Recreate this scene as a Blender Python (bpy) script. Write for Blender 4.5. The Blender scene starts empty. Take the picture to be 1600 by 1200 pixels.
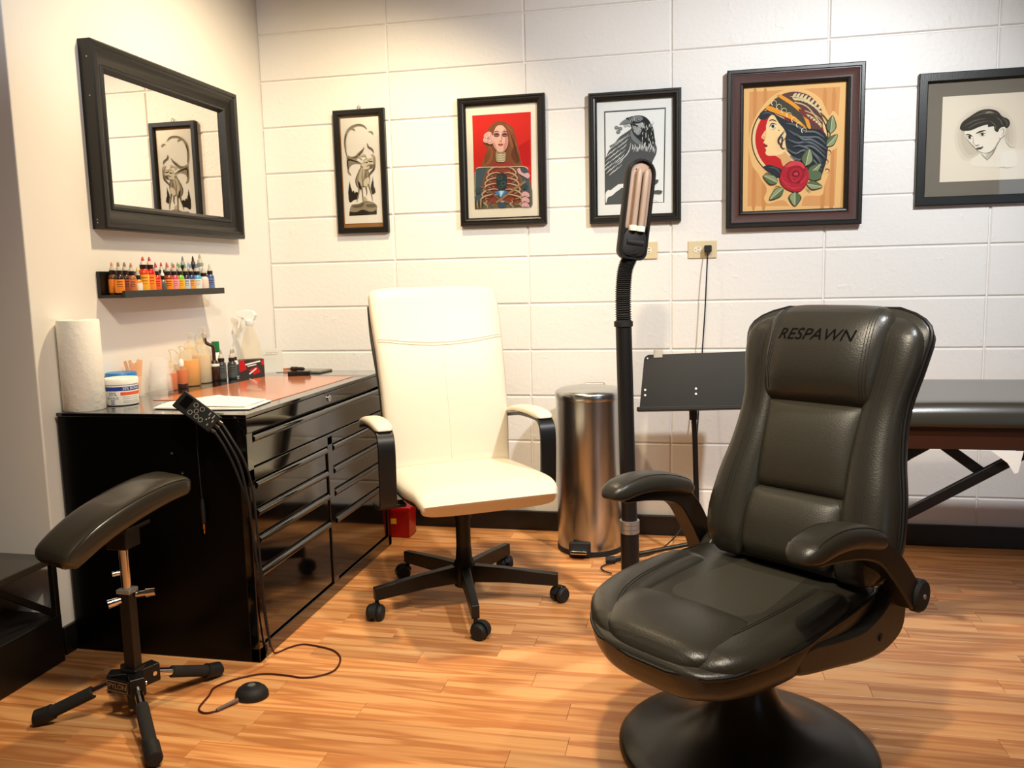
import bpy, bmesh, math, random
from mathutils import Vector, Matrix, geometry
random.seed(7)
S = bpy.context.scene
COL = S.collection
R = math.radians
PI = math.pi

# ------------------------------------------------------------------ camera
cam = bpy.data.cameras.new('camera')
cam.sensor_width = 36.0
cam.lens = 1316.17 * 36.0 / 1600.0
cam.clip_start = 0.02
cam_o = bpy.data.objects.new('camera', cam)
COL.objects.link(cam_o)
rr = (0.97858741, 0.20451011, -0.02328743)
ru = (-0.00320532, 0.12826571, 0.99173466)
rf = (-0.20580675, 0.9704244, -0.12617473)
cam_o.matrix_world = Matrix(((rr[0], ru[0], -rf[0], 1.90498),
                             (rr[1], ru[1], -rf[1], -3.63686),
                             (rr[2], ru[2], -rf[2], 1.13579),
                             (0, 0, 0, 1)))
S.camera = cam_o

# ------------------------------------------------------------------ world, lamps, exposure
S.view_settings.view_transform = 'Standard'
S.view_settings.look = 'None'
S.view_settings.exposure = 0.84
S.view_settings.gamma = 1.0
S.view_settings.use_curve_mapping = False
try: S.cycles.transparent_max_bounces = 40
except AttributeError: pass
wd = bpy.data.worlds.new('sky'); S.world = wd; wd.use_nodes = True
bg = wd.node_tree.nodes['Background']
bg.inputs[0].default_value = (0.62, 0.80, 1.0, 1); bg.inputs[1].default_value = 2.2

def lamp(name, loc, aim, watts, color, size=70, blend=0.5, radius=0.05, kind='SPOT'):
    l = bpy.data.lights.new(name, kind)
    l.energy = watts; l.color = color
    if kind == 'SPOT':
        l.spot_size = R(size); l.spot_blend = blend; l.shadow_soft_size = radius
    elif kind == 'AREA':
        l.shape = 'RECTANGLE'; l.size = size; l.size_y = blend
    else:
        l.shadow_soft_size = radius
    o = bpy.data.objects.new(name, l); COL.objects.link(o)
    o.location = loc
    d = Vector(aim) - Vector(loc)
    o.rotation_euler = d.to_track_quat('-Z', 'Y').to_euler()
    return o
WARM = (1.0, 0.80, 0.50); COOL = (0.95, 0.98, 1.0); NEUT = (1.0, 0.97, 0.92)
lamp('spot_lamp', (2.95, -2.05, 2.6), (2.0, -0.2, 0.95), 128, COOL, 88, 0.8)
lamp('spot_lamp', (0.95, -0.90, 2.6), (0.3, -0.55, 0.6), 70, WARM, 124, 0.8)
lamp('spot_lamp', (1.75, -2.75, 2.6), (1.25, -0.95, 0.2), 88, WARM, 78, 0.8)
lamp('spot_lamp', (0.95, -2.5, 2.62), (0.0, -1.25, 2.25), 26, (0.80, 0.90, 1.0), 46, 0.8)
lamp('fill_light', (1.9, -2.9, 2.66), (1.9, -2.9, 0), 22, NEUT, 1.4, 0.6, kind='AREA')  # soft overhead fill, added to lift the ambient level; not a room fixture

# ------------------------------------------------------------------ mesh helpers
class MB:
    def __init__(s): s.v = []; s.f = []; s.mi = []; s.m = 0; s.xf = None
    def add(s, vs, fs, m=None):
        b = len(s.v)
        for p in vs:
            p = Vector(p)
            s.v.append(s.xf @ p if s.xf is not None else p)
        for f in fs:
            s.f.append([b + i for i in f]); s.mi.append(s.m if m is None else m)
        return s
    def box(s, c, d, rot=None, m=None):
        hx, hy, hz = d[0]/2, d[1]/2, d[2]/2
        pts = [Vector((x*hx, y*hy, z*hz)) for x in (-1, 1) for y in (-1, 1) for z in (-1, 1)]
        if rot is not None: pts = [rot @ p for p in pts]
        c = Vector(c)
        return s.add([c + p for p in pts], [(0,1,3,2),(4,6,7,5),(0,4,5,1),(2,3,7,6),(0,2,6,4),(1,5,7,3)], m)
    def box2(s, a, b, m=None):
        return s.box([(a[i]+b[i])/2 for i in range(3)], [abs(b[i]-a[i]) for i in range(3)], None, m)
    def loft(s, rings, caps=True, closed=False, m=None):
        n = len(rings[0]); vs = [p for r in rings for p in r]; fs = []
        k = len(rings)
        for i in range(k if closed else k-1):
            j = (i+1) % k
            for a in range(n):
                b = (a+1) % n
                fs.append((i*n+a, i*n+b, j*n+b, j*n+a))
        if caps and not closed:
            fs.append(tuple(range(n-1, -1, -1))); fs.append(tuple((k-1)*n+a for a in range(n)))
        return s.add(vs, fs, m)
    def lathe(s, prof, c=(0,0,0), n=24, caps=True, axis=None, m=None):
        c = Vector(c)
        q = Vector((0,0,1)).rotation_difference(Vector(axis)) if axis is not None else None
        rings = []
        for r, z in prof:
            ring = [Vector((r*math.cos(2*PI*a/n), r*math.sin(2*PI*a/n), z)) for a in range(n)]
            rings.append([c + (q @ p if q else p) for p in ring])
        return s.loft(rings, caps, m=m)
    def cyl(s, a, b, r, r2=None, n=16, m=None):
        a = Vector(a); b = Vector(b); d = b - a
        return s.lathe([(r, 0), (r if r2 is None else r2, d.length)], a, n, True, d.normalized(), m)
    def tube(s, path, r, n=8, caps=True, closed=False, m=None, flat=None):
        P = [Vector(p) for p in path]; rings = []; k = len(P); up = None
        for i, p in enumerate(P):
            a = P[(i-1) % k] if (closed or i) else p
            b = P[(i+1) % k] if (closed or i < k-1) else p
            t = (b - a).normalized()
            if up is None:
                up = Vector((0,0,1)) if abs(t.z) < 0.9 else Vector((0,1,0))
            x = t.cross(up).normalized(); up = x.cross(t).normalized()
            rad = r(i/(k-1)) if callable(r) else r
            fx, fy = (flat if flat else (1, 1))
            rings.append([p + (x*math.cos(2*PI*q/n)*fx + up*math.sin(2*PI*q/n)*fy)*rad for q in range(n)])
        return s.loft(rings, caps, closed, m)
    def prism(s, poly, o, ux, uy, h, m=None):
        """extrude 2D polygon: point = o + x*ux + y*uy, by vector h"""
        o = Vector(o); ux = Vector(ux); uy = Vector(uy); h = Vector(h); n = len(poly)
        A = [o + ux*x + uy*y for x, y in poly]; B = [p + h for p in A]
        fs = [(i, (i+1) % n, n+(i+1) % n, n+i) for i in range(n)]
        fs += [tuple(range(n-1, -1, -1)), tuple(range(n, 2*n))]
        return s.add(A + B, fs, m)
    def sweep_rect(s, W, H, prof, org, m=None):
        """mitred picture-frame moulding round a W x H rectangle in local XZ; prof = (inset, depth) ring"""
        rings = []
        for cx, cz in ((0,0),(1,0),(1,1),(0,1)):
            rings.append([Vector(org) + Vector(((i if cx == 0 else W-i), -d, (i if cz == 0 else H-i))) for i, d in prof])
        n = len(prof); vs = [p for r in rings for p in r]; fs = []
        for a in range(4):
            b = (a+1) % 4
            for i in range(n):
                j = (i+1) % n
                fs.append((a*n+i, a*n+j, b*n+j, b*n+i))
        return s.add(vs, fs, m)

def catmull(P, n=8, closed=False):
    P = [tuple(p) for p in P]; out = []; k = len(P)
    rng = range(k) if closed else range(k-1)
    for i in rng:
        p0 = P[(i-1) % k] if (closed or i > 0) else P[i]
        p1 = P[i]; p2 = P[(i+1) % k]
        p3 = P[(i+2) % k] if (closed or i+2 < k) else p2
        for q in range(n):
            t = q/n
            out.append(tuple(0.5*((2*b) + (-a+c)*t + (2*a-5*b+4*c-d)*t*t + (-a+3*b-3*c+d)*t**3)
                             for a, b, c, d in zip(p0, p1, p2, p3)))
    if not closed: out.append(P[-1])
    return out

def sgp(v, p): return math.copysign(abs(v)**p, v)

class Pillow:
    """upholstered pad: stations (y, z, half_width, front_thick, back_thick, x_shift) along a spine in local YZ"""
    def __init__(s, st, m=26, n=28, e=3.0, r0=.03, r1=.03, c0=.03, c1=.03):
        st = [tuple(p) + ((0.0,) if len(p) == 5 else ()) for p in st]
        fine = catmull(st, 12)
        L = [0.0]
        for a, b in zip(fine, fine[1:]): L.append(L[-1] + math.hypot(b[0]-a[0], b[1]-a[1]))
        s.fine, s.L, s.e, s.n = fine, L, e, n
        s.r0, s.r1, s.c0, s.c1 = r0, r1, c0, c1
        T = L[-1]; ds = []
        for i in range(m+1): ds.append(T*(0.5-0.5*math.cos(PI*i/m)))
        for r, sgn in ((r0, 0), (r1, 1)):
            for q in (0.02, .07, .15, .3, .5, .75): ds.append(T-r*q if sgn else r*q)
        s.ds = sorted(set(round(d, 6) for d in ds)); s.T = T
    def at(s, d):
        d = min(max(d, 0), s.T); i = 0
        while i < len(s.L)-2 and s.L[i+1] < d: i += 1
        t = (d-s.L[i])/max(1e-9, s.L[i+1]-s.L[i]); a, b = s.fine[i], s.fine[i+1]
        p = [a[k]+(b[k]-a[k])*t for k in range(6)]
        ty, tz = b[0]-a[0], b[1]-a[1]; l = math.hypot(ty, tz) or 1
        s0 = math.sqrt(max(0, 1-(1-min(1, d/s.r0))**2)) if s.r0 else 1
        s1 = math.sqrt(max(0, 1-(1-min(1, (s.T-d)/s.r1))**2)) if s.r1 else 1
        f = max(0.03, s0*s1)
        w = p[2] - s.c0*(1-s0) - s.c1*(1-s1)
        return p, (-tz/l, ty/l), w, p[3]*f, p[4]*f
    def front(s, d, x, lift=0.0):
        p, nn, w, tf, tb = s.at(d)
        h = tf*max(0, 1-min(1, abs((x-p[5])/w))**s.e)**(1/s.e) + lift
        return Vector((x, p[0]+nn[0]*h, p[1]+nn[1]*h))
    def build(s, mb, m=None):
        rings = []
        for d in s.ds:
            p, nn, w, tf, tb = s.at(d); ring = []
            for a in range(s.n):
                t = 2*PI*a/s.n
                x = w*sgp(math.cos(t), 2/s.e); q = sgp(math.sin(t), 2/s.e)
                h = q*(tf if q > 0 else tb)
                ring.append(Vector((p[5]+x, p[0]+nn[0]*h, p[1]+nn[1]*h)))
            rings.append(ring)
        mb.loft(rings, True, m=m)
        return mb

def obj(name, mb, mat, parent=None, smooth=True, bevel=0, subsurf=0, loc=None, rot=None, angle=38, seg=2):
    me = bpy.data.meshes.new(name)
    me.from_pydata([tuple(p) for p in mb.v], [], mb.f)
    mats = mat if isinstance(mat, (list, tuple)) else [mat]
    for q in mats: me.materials.append(q)
    if len(mats) > 1: me.polygons.foreach_set('material_index', mb.mi)
    bm = bmesh.new(); bm.from_mesh(me)
    bmesh.ops.recalc_face_normals(bm, faces=bm.faces); bm.to_mesh(me); bm.free()
    if smooth:
        me.polygons.foreach_set('use_smooth', [True]*len(me.polygons))
        me.set_sharp_from_angle(angle=R(angle))
    me.update()
    o = bpy.data.objects.new(name, me); COL.objects.link(o)
    if bevel:
        b = o.modifiers.new('bevel', 'BEVEL'); b.width = bevel; b.segments = seg; b.limit_method = 'ANGLE'; b.angle_limit = R(35)
        b.harden_normals = smooth
    if subsurf:
        b = o.modifiers.new('subsurf', 'SUBSURF'); b.levels = subsurf; b.render_levels = subsurf
    if parent is not None: o.parent = parent
    if loc is not None: o.location = loc
    if rot is not None: o.rotation_euler = rot
    return o

def thing(name, label, cat, loc=(0,0,0), rotz=0.0, group=None):
    o = bpy.data.objects.new(name, None); COL.objects.link(o)
    o.empty_display_size = 0.05
    o.location = loc; o.rotation_euler = (0, 0, rotz)
    o['label'] = label; o['category'] = cat
    if group: o['group'] = group
    return o
def tag(o, label, cat, group=None):
    o['label'] = label; o['category'] = cat
    if group: o['group'] = group
    return o
def plabel(o, label): o['label'] = label; return o
def struct(o): o['kind'] = 'structure'; return o

# ------------------------------------------------------------------ materials
def lin(c):
    return tuple(((v/255)/12.92 if v/255 <= 0.04045 else (((v/255)+0.055)/1.055)**2.4) for v in c)
def pm(name, rgb, rough=0.5, metal=0.0, bump=0.0, bscale=200.0, var=0.0, vscale=6.0, coat=0.0, trans=0.0, ior=1.45, spec=0.5, stretch=None):
    m = bpy.data.materials.new(name); m.use_nodes = True
    nt = m.node_tree; b = nt.nodes['Principled BSDF']; c = lin(rgb)
    b.inputs['Base Color'].default_value = (*c, 1); b.inputs['Roughness'].default_value = rough
    b.inputs['Metallic'].default_value = metal; b.inputs['IOR'].default_value = ior
    b.inputs['Coat Weight'].default_value = coat; b.inputs['Coat Roughness'].default_value = 0.06
    b.inputs['Transmission Weight'].default_value = trans
    b.inputs['Specular IOR Level'].default_value = spec
    tc = nt.nodes.new('ShaderNodeTexCoord')
    src = tc.outputs['Object']
    if stretch:
        mp = nt.nodes.new('ShaderNodeMapping'); mp.inputs['Scale'].default_value = stretch
        nt.links.new(src, mp.inputs['Vector']); src = mp.outputs['Vector']
    if var:
        n = nt.nodes.new('ShaderNodeTexNoise'); n.inputs['Scale'].default_value = vscale; n.inputs['Detail'].default_value = 4
        nt.links.new(src, n.inputs['Vector'])
        r = nt.nodes.new('ShaderNodeMapRange'); r.inputs['To Min'].default_value = 1-var; r.inputs['To Max'].default_value = 1+var
        nt.links.new(n.outputs['Fac'], r.inputs['Value'])
        mx = nt.nodes.new('ShaderNodeVectorMath'); mx.operation = 'SCALE'; mx.inputs[0].default_value = c
        nt.links.new(r.outputs['Result'], mx.inputs['Scale']); nt.links.new(mx.outputs['Vector'], b.inputs['Base Color'])
    if bump:
        n = nt.nodes.new('ShaderNodeTexNoise'); n.inputs['Scale'].default_value = bscale; n.inputs['Detail'].default_value = 3
        nt.links.new(src, n.inputs['Vector'])
        bp = nt.nodes.new('ShaderNodeBump'); bp.inputs['Strength'].default_value = bump; bp.inputs['Distance'].default_value = 0.002
        nt.links.new(n.outputs['Fac'], bp.inputs['Height']); nt.links.new(bp.outputs['Normal'], b.inputs['Normal'])
    return m

def glass_pane(name, tint=(1,1,1), ior=1.45, gain=1.0):
    m = bpy.data.materials.new(name); m.use_nodes = True; nt = m.node_tree; nt.nodes.clear()
    out = nt.nodes.new('ShaderNodeOutputMaterial'); mix = nt.nodes.new('ShaderNodeMixShader')
    tr = nt.nodes.new('ShaderNodeBsdfTransparent'); tr.inputs[0].default_value = (*tint, 1)
    gl = nt.nodes.new('ShaderNodeBsdfGlossy'); gl.inputs['Roughness'].default_value = 0.02
    fr = nt.nodes.new('ShaderNodeFresnel'); fr.inputs[0].default_value = ior
    mu = nt.nodes.new('ShaderNodeMath'); mu.operation = 'MULTIPLY'; mu.inputs[1].default_value = gain
    nt.links.new(fr.outputs[0], mu.inputs[0]); nt.links.new(mu.outputs[0], mix.inputs[0])
    nt.links.new(tr.outputs[0], mix.inputs[1]); nt.links.new(gl.outputs[0], mix.inputs[2]); nt.links.new(mix.outputs[0], out.inputs[0])
    return m

def clear_plastic(name, tint, density=0.35, rough=0.15):
    """thin-walled plastic: part see-through, part soft diffuse, glossy skin"""
    m = bpy.data.materials.new(name); m.use_nodes = True; nt = m.node_tree
    b = nt.nodes['Principled BSDF']; c = lin(tint)
    b.inputs['Base Color'].default_value = (*c, 1); b.inputs['Roughness'].default_value = rough
    out = nt.nodes['Material Output']; mix = nt.nodes.new('ShaderNodeMixShader'); mix.inputs[0].default_value = density
    tr = nt.nodes.new('ShaderNodeBsdfTransparent'); tr.inputs[0].default_value = (*[min(1, 0.25+0.8*q) for q in c], 1)
    nt.links.new(tr.outputs[0], mix.inputs[1]); nt.links.new(b.outputs[0], mix.inputs[2]); nt.links.new(mix.outputs[0], out.inputs[0])
    return m

def wood_floor():
    m = bpy.data.materials.new('floor_wood'); m.use_nodes = True; nt = m.node_tree; N = nt.nodes; K = nt.links
    b = N['Principled BSDF']; b.inputs['Roughness'].default_value = 0.33; b.inputs['Specular IOR Level'].default_value = 0.4
    geo = N.new('ShaderNodeNewGeometry'); oi = N.new('ShaderNodeObjectInfo')
    ad = N.new('ShaderNodeMath'); ad.operation = 'ADD'; K.new(geo.outputs['Random Per Island'], ad.inputs[0]); K.new(oi.outputs['Random'], ad.inputs[1])
    fr = N.new('ShaderNodeMath'); fr.operation = 'FRACT'; K.new(ad.outputs[0], fr.inputs[0])
    off = N.new('ShaderNodeVectorMath'); off.operation = 'SCALE'; off.inputs[0].default_value = (37.0, 19.0, 53.0); K.new(fr.outputs[0], off.inputs['Scale'])
    pos = N.new('ShaderNodeVectorMath'); pos.operation = 'ADD'; K.new(geo.outputs['Position'], pos.inputs[0]); K.new(off.outputs[0], pos.inputs[1])
    def grain(scale, ns, det, dist):
        mp = N.new('ShaderNodeMapping'); mp.inputs['Scale'].default_value = scale; K.new(pos.outputs[0], mp.inputs['Vector'])
        n = N.new('ShaderNodeTexNoise'); n.inputs['Scale'].default_value = ns; n.inputs['Detail'].default_value = det; n.inputs['Distortion'].default_value = dist
        K.new(mp.outputs[0], n.inputs['Vector']); return n
    g1 = grain((1.1, 15, 1), 1.3, 2, 0.5); g2 = grain((3.5, 240, 1), 1.0, 3, 0.2)
    sc = N.new('ShaderNodeMath'); sc.operation = 'MULTIPLY'; sc.inputs[1].default_value = 8.0; K.new(g1.outputs['Fac'], sc.inputs[0])
    sn = N.new('ShaderNodeMath'); sn.operation = 'SINE'; K.new(sc.outputs[0], sn.inputs[0])
    s2 = N.new('ShaderNodeMath'); s2.operation = 'SINE'
    q = N.new('ShaderNodeMath'); q.operation = 'MULTIPLY'; q.inputs[1].default_value = 4.0; K.new(sc.outputs[0], q.inputs[0]); K.new(q.outputs[0], s2.inputs[0])
    mixg = N.new('ShaderNodeMath'); mixg.operation = 'MULTIPLY_ADD'; mixg.inputs[1].default_value = 0.4; K.new(s2.outputs[0], mixg.inputs[0]); K.new(sn.outputs[0], mixg.inputs[2])
    rp = N.new('ShaderNodeValToRGB'); K.new(mixg.outputs[0], rp.inputs[0])
    mr = N.new('ShaderNodeMapRange'); mr.inputs['From Min'].default_value = -1.5; mr.inputs['From Max'].default_value = 1.5
    K.new(mixg.outputs[0], mr.inputs['Value']); K.new(mr.outputs[0], rp.inputs[0])
    e = rp.color_ramp.elements; e[0].position = 0.05; e[0].color = (*lin((204, 130, 74)), 1); e[1].position = 0.9; e[1].color = (*lin((250, 196, 136)), 1)
    k = e.new(0.32); k.color = (*lin((230, 160, 98)), 1); k = e.new(0.6); k.color = (*lin((244, 180, 118)), 1)
    fm = N.new('ShaderNodeMapRange'); fm.inputs['To Min'].default_value = 0.74; fm.inputs['To Max'].default_value = 1.16; K.new(g2.outputs['Fac'], fm.inputs['Value'])
    tn = N.new('ShaderNodeMapRange'); tn.inputs['To Min'].default_value = 0.74; tn.inputs['To Max'].default_value = 1.08; K.new(fr.outputs[0], tn.inputs['Value'])
    ml = N.new('ShaderNodeMath'); ml.operation = 'MULTIPLY'; K.new(fm.outputs[0], ml.inputs[0]); K.new(tn.outputs[0], ml.inputs[1])
    vs = N.new('ShaderNodeVectorMath'); vs.operation = 'SCALE'; K.new(rp.outputs[0], vs.inputs[0]); K.new(ml.outputs[0], vs.inputs['Scale'])
    K.new(vs.outputs[0], b.inputs['Base Color'])
    bp = N.new('ShaderNodeBump'); bp.inputs['Strength'].default_value = 0.08; bp.inputs['Distance'].default_value = 0.001
    K.new(g2.outputs['Fac'], bp.inputs['Height']); K.new(bp.outputs[0], b.inputs['Normal'])
    return m

def block_paint():
    m = pm('block_paint', (232, 229, 224), 0.42, 0, 0, spec=0.4); nt = m.node_tree; N = nt.nodes; K = nt.links; b = N['Principled BSDF']
    geo = N.new('ShaderNodeNewGeometry')
    n1 = N.new('ShaderNodeTexNoise'); n1.inputs['Scale'].default_value = 55; n1.inputs['Detail'].default_value = 5
    n2 = N.new('ShaderNodeTexNoise'); n2.inputs['Scale'].default_value = 9; n2.inputs['Detail'].default_value = 3
    vo = N.new('ShaderNodeTexNoise'); vo.inputs['Scale'].default_value = 26; vo.inputs['Detail'].default_value = 2; vo.inputs['Distortion'].default_value = 0.6
    for n in (n1, n2, vo): K.new(geo.outputs['Position'], n.inputs['Vector'])
    rp = N.new('ShaderNodeValToRGB'); rp.color_ramp.elements[0].position = 0.60; rp.color_ramp.elements[1].position = 0.68; K.new(vo.outputs['Fac'], rp.inputs[0])
    gt = N.new('ShaderNodeValToRGB'); gt.color_ramp.elements[0].position = 0.47; gt.color_ramp.elements[1].position = 0.66; K.new(n2.outputs['Fac'], gt.inputs[0])
    mu = N.new('ShaderNodeMath'); mu.operation = 'MULTIPLY'; K.new(rp.outputs[0], mu.inputs[0]); K.new(gt.outputs[0], mu.inputs[1])
    ma = N.new('ShaderNodeMath'); ma.operation = 'MULTIPLY_ADD'; ma.inputs[1].default_value = 0.7; K.new(mu.outputs[0], ma.inputs[0]); K.new(n1.outputs['Fac'], ma.inputs[2])
    bp = N.new('ShaderNodeBump'); bp.inputs['Strength'].default_value = 0.32; bp.inputs['Distance'].default_value = 0.004
    K.new(ma.outputs[0], bp.inputs['Height']); K.new(bp.outputs[0], b.inputs['Normal'])
    return m

M = {}
M['wall'] = pm('wall_paint', (232, 228, 222), 0.6, 0, 0.06, 90, spec=0.3)
M['block'] = block_paint()
M['ceil'] = pm('ceiling_paint', (150, 144, 136), 0.8)
M['wall_dark'] = pm('wall_paint_dark', (92, 78, 70), 0.6)
M['floor'] = wood_floor()
M['base'] = pm('baseboard_black', (20, 17, 16), 0.35)
M['gloss'] = pm('black_enamel', (5, 5, 6), 0.09, 0, coat=0.8)
M['gloss_side'] = pm('black_enamel_side', (4, 4, 4), 0.28, 0, spec=0.22)
M['black'] = pm('black_paint', (14, 13, 13), 0.4)
M['powder'] = pm('black_powder_coat', (18, 17, 17), 0.45, 0, 0.08, 400)
M['pedestal'] = pm('pedestal_black', (34, 32, 26), 0.30, 0, 0.05, 500)
M['rubber'] = pm('black_rubber', (22, 21, 21), 0.65, 0, 0.2, 120)
M['foam'] = pm('black_foam_grip', (34, 32, 30), 0.9, 0, 0.5, 500)
M['leather'] = pm('black_leather', (46, 43, 36), 0.34, 0, 0.22, 260, spec=0.55)
M['leather2'] = pm('black_leather_soft', (54, 51, 42), 0.44, 0, 0.25, 300, spec=0.5)
M['vinyl'] = pm('black_vinyl', (50, 46, 38), 0.30, 0, 0.06, 350, coat=0.35)#, 0, 0.06, 350)
M['stitch'] = pm('stitch_thread', (20, 18, 15), 0.7); M['piping'] = pm('piping_black', (14, 13, 12), 0.45)
M['white_leather'] = pm('white_leather', (224, 213, 192), 0.45, 0, 0.08, 220)
M['chrome'] = pm('chrome', (225, 220, 215), 0.1, 1.0)
M['steel'] = pm('brushed_steel', (198, 198, 196), 0.24, 1.0, stretch=(60, 60, 1), bump=0.05, bscale=6)
M['mirror'] = pm('mirror_silver', (236, 232, 228), 0.015, 1.0)
M['frame_black'] = pm('frame_black_wood', (24, 22, 19), 0.33, 0, 0.15, 60, stretch=(6, 6, 1))
M['frame_brown'] = pm('frame_brown_wood', (66, 28, 16), 0.42, 0, 0.12, 60, spec=0.3)
M['pane'] = glass_pane('picture_glass', (0.99, 0.992, 0.99), 1.4, 0.55)
M['winpane'] = glass_pane('window_glass', (0.93, 0.96, 0.98), 1.45, 1.0)
M['paper'] = pm('white_paper', (244, 240, 232), 0.8)
M['towel'] = pm('paper_towel', (244, 240, 232), 0.9, 0, 0.9, 60)
M['plate'] = pm('almond_plastic', (214, 197, 160), 0.4)
M['plate2'] = pm('ivory_socket', (232, 222, 200), 0.4)
M['copper'] = pm('copper_desk_mat', (196, 118, 80), 0.16, 0, coat=0.4)
M['red'] = pm('red_plastic', (196, 22, 26), 0.35)
M['yellow'] = pm('yellow_label', (240, 190, 40), 0.5)
M['white'] = pm('white_plastic', (238, 236, 230), 0.35)
M['silver'] = pm('silver_plastic', (170, 168, 164), 0.3, 0.7)
M['tube_lamp'] = pm('unlit_lamp_tube', (164, 142, 126), 0.4, spec=0.3)
M['reflector'] = pm('lamp_reflector', (160, 134, 118), 0.55, spec=0.2)
M['brown'] = pm('brown_plastic', (58, 30, 18), 0.3)
# ------------------------------------------------------------------ room shell
XL, XR, YF, ZC = -2.0, 6.4, -5.3, 2.70
# floor: boards the camera resolves are parts, the rest one piece
fl = struct(obj('floor', MB().box2((XL-.1, YF-.1, -.12), (XR+.1, .12, -.006)), M['black'], smooth=False))
PW = 0.0815
unit = {}
def plank_mesh(L):
    k = round(L, 2)
    if k not in unit:
        h = 0.0008
        mb = MB(); x, y = k/2-0.0004, PW/2-0.0003
        lo = [(-x,-y,-.006),(x,-y,-.006),(x,y,-.006),(-x,y,-.006)]
        mi = [(-x,-y,-.0006),(x,-y,-.0006),(x,y,-.0006),(-x,y,-.0006)]
        hi = [(-x+h,-y+h,0),(x-h,-y+h,0),(x-h,y-h,0),(-x+h,y-h,0)]
        mb.add(lo+mi+hi, [(0,1,5,4),(1,2,6,5),(2,3,7,6),(3,0,4,7),(4,5,9,8),(5,6,10,9),(6,7,11,10),(7,4,8,11),(8,9,10,11),(3,2,1,0)])
        unit[k] = mb
    return unit[k]
pmesh = {}
rest = MB(); np_ = 0
rows = int((-YF)/PW)+2
rnd = random.Random(3)
for r in range(rows):
    y = -PW/2 - r*PW + 0.02
    if y < YF-.05: break
    x = XL - rnd.random()*0.6
    while x < XR:
        L = rnd.choice((0.34, 0.46, 0.58, 0.70, 0.82, 0.94))
        cx = x + L/2
        near = (-0.35 < cx < 3.15 and -2.35 < y and np_ < 290)
        if near:
            k = round(L, 2)
            if k not in pmesh:
                o = obj('plank', plank_mesh(L), M['floor'], fl, smooth=False); pmesh[k] = o.data
            else:
                o = bpy.data.objects.new('plank', pmesh[k]); COL.objects.link(o); o.parent = fl
            o.location = (cx, y, 0); np_ += 1
        else:
            b = plank_mesh(L); rest.add([v + Vector((cx, y, 0)) for v in b.v], b.f)
        x += L
ro = obj('plank_field', rest, M['floor'], fl, smooth=False); ro['kind'] = 'stuff'

ceil_mb = MB().box2((XL-.1, YF-.1, ZC), (XR+.1, .12, ZC+.1))
struct(obj('ceiling', ceil_mb, M['ceil'], smooth=False))

# block wall: mortar plane with separate painted blocks, stack bond 8 x 24 in
BW, BH = 0.6096, 0.2032
wb = struct(obj('wall_back', MB().box2((XL-.1, 0.0066, -.05), (XR+.1, .12, ZC+.05)), M['block'], smooth=False))
def block_mesh(w, h):
    g, c, d = 0.0018, 0.0052, 0.0068
    x, z = w/2-g, h/2-g; mb = MB()
    a = [(-x,.012,-z),(x,.012,-z),(x,.012,z),(-x,.012,z)]
    b_ = [(-x,d,-z),(x,d,-z),(x,d,z),(-x,d,z)]
    e = [(-x+c*.5,d*.35,-z+c*.5),(x-c*.5,d*.35,-z+c*.5),(x-c*.5,d*.35,z-c*.5),(-x+c*.5,d*.35,z-c*.5)]
    f = [(-x+c,0,-z+c),(x-c,0,-z+c),(x-c,0,z-c),(-x+c,0,z-c)]
    mb.v = [Vector(p) for p in a+b_+e+f]
    for k in (0, 4, 8):
        for i in range(4): mb.f.append([k+i, k+(i+1) % 4, k+4+(i+1) % 4, k+4+i]); mb.mi.append(0)
    mb.f.append([12,13,14,15]); mb.mi.append(0)
    return mb
bm0 = None
for j in range(13):
    for i in range(7):
        if bm0 is None:
            o = obj('concrete_block', block_mesh(BW, BH), M['block'], wb, smooth=False); bm0 = o.data
        else:
            o = bpy.data.objects.new('concrete_block', bm0); COL.objects.link(o); o.parent = wb
        o.location = (BW*(i+.5), rnd.uniform(-.0006, .0006), BH*(j+.5))
far = MB()
for j in range(13):
    for i in list(range(7, 10)):
        b = block_mesh(BW, BH); far.add([v + Vector((BW*(i+.5), 0, BH*(j+.5))) for v in b.v], b.f)
o = obj('block_field', far, M['block'], wb, smooth=False); o['kind'] = 'stuff'

# left partition: wall plane x = 0, ending at y = -1.485
struct(obj('wall_left', MB().box2((XL-.1, -1.485, -.05), (0.0, 0.10, ZC+.05)), M['wall'], smooth=False, bevel=.004))
struct(obj('wall_side', MB().box2((XL-.1, YF-.1, -.05), (XL, -1.48, ZC+.05)), M['wall_dark'], smooth=False))
struct(obj('wall_right', MB().box2((XR, YF-.1, -.05), (XR+.1, .12, ZC+.05)), M['wall_dark'], smooth=False))
# front wall with a shop window (its reflection shows in the right-hand picture glass)
WX0, WX1, WZ0, WZ1 = 4.72, 6.1, 0.75, 2.26
fw = MB()
fw.box2((XL-.1, YF-.1, -.05), (WX0, YF, ZC+.05)); fw.box2((WX1, YF-.1, -.05), (XR+.1, YF, ZC+.05))
fw.box2((WX0, YF-.1, -.05), (WX1, YF, WZ0)); fw.box2((WX0, YF-.1, WZ1), (WX1, YF, ZC+.05))
struct(obj('wall_front', fw, M['wall_dark'], smooth=False))
wf = MB()
for a, b in (((WX0, WZ0), (WX1, WZ0+.05)), ((WX0, WZ1-.05), (WX1, WZ1)), ((WX0, WZ0), (WX0+.05, WZ1)), ((WX1-.05, WZ0), (WX1, WZ1)), (((WX0+WX1)/2-.02, WZ0), ((WX0+WX1)/2+.02, WZ1))):
    wf.box2((a[0], YF-.07, a[1]), (b[0], YF-.02, b[1]))
wo = struct(obj('window_1', wf, M['white'], smooth=False))
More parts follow.
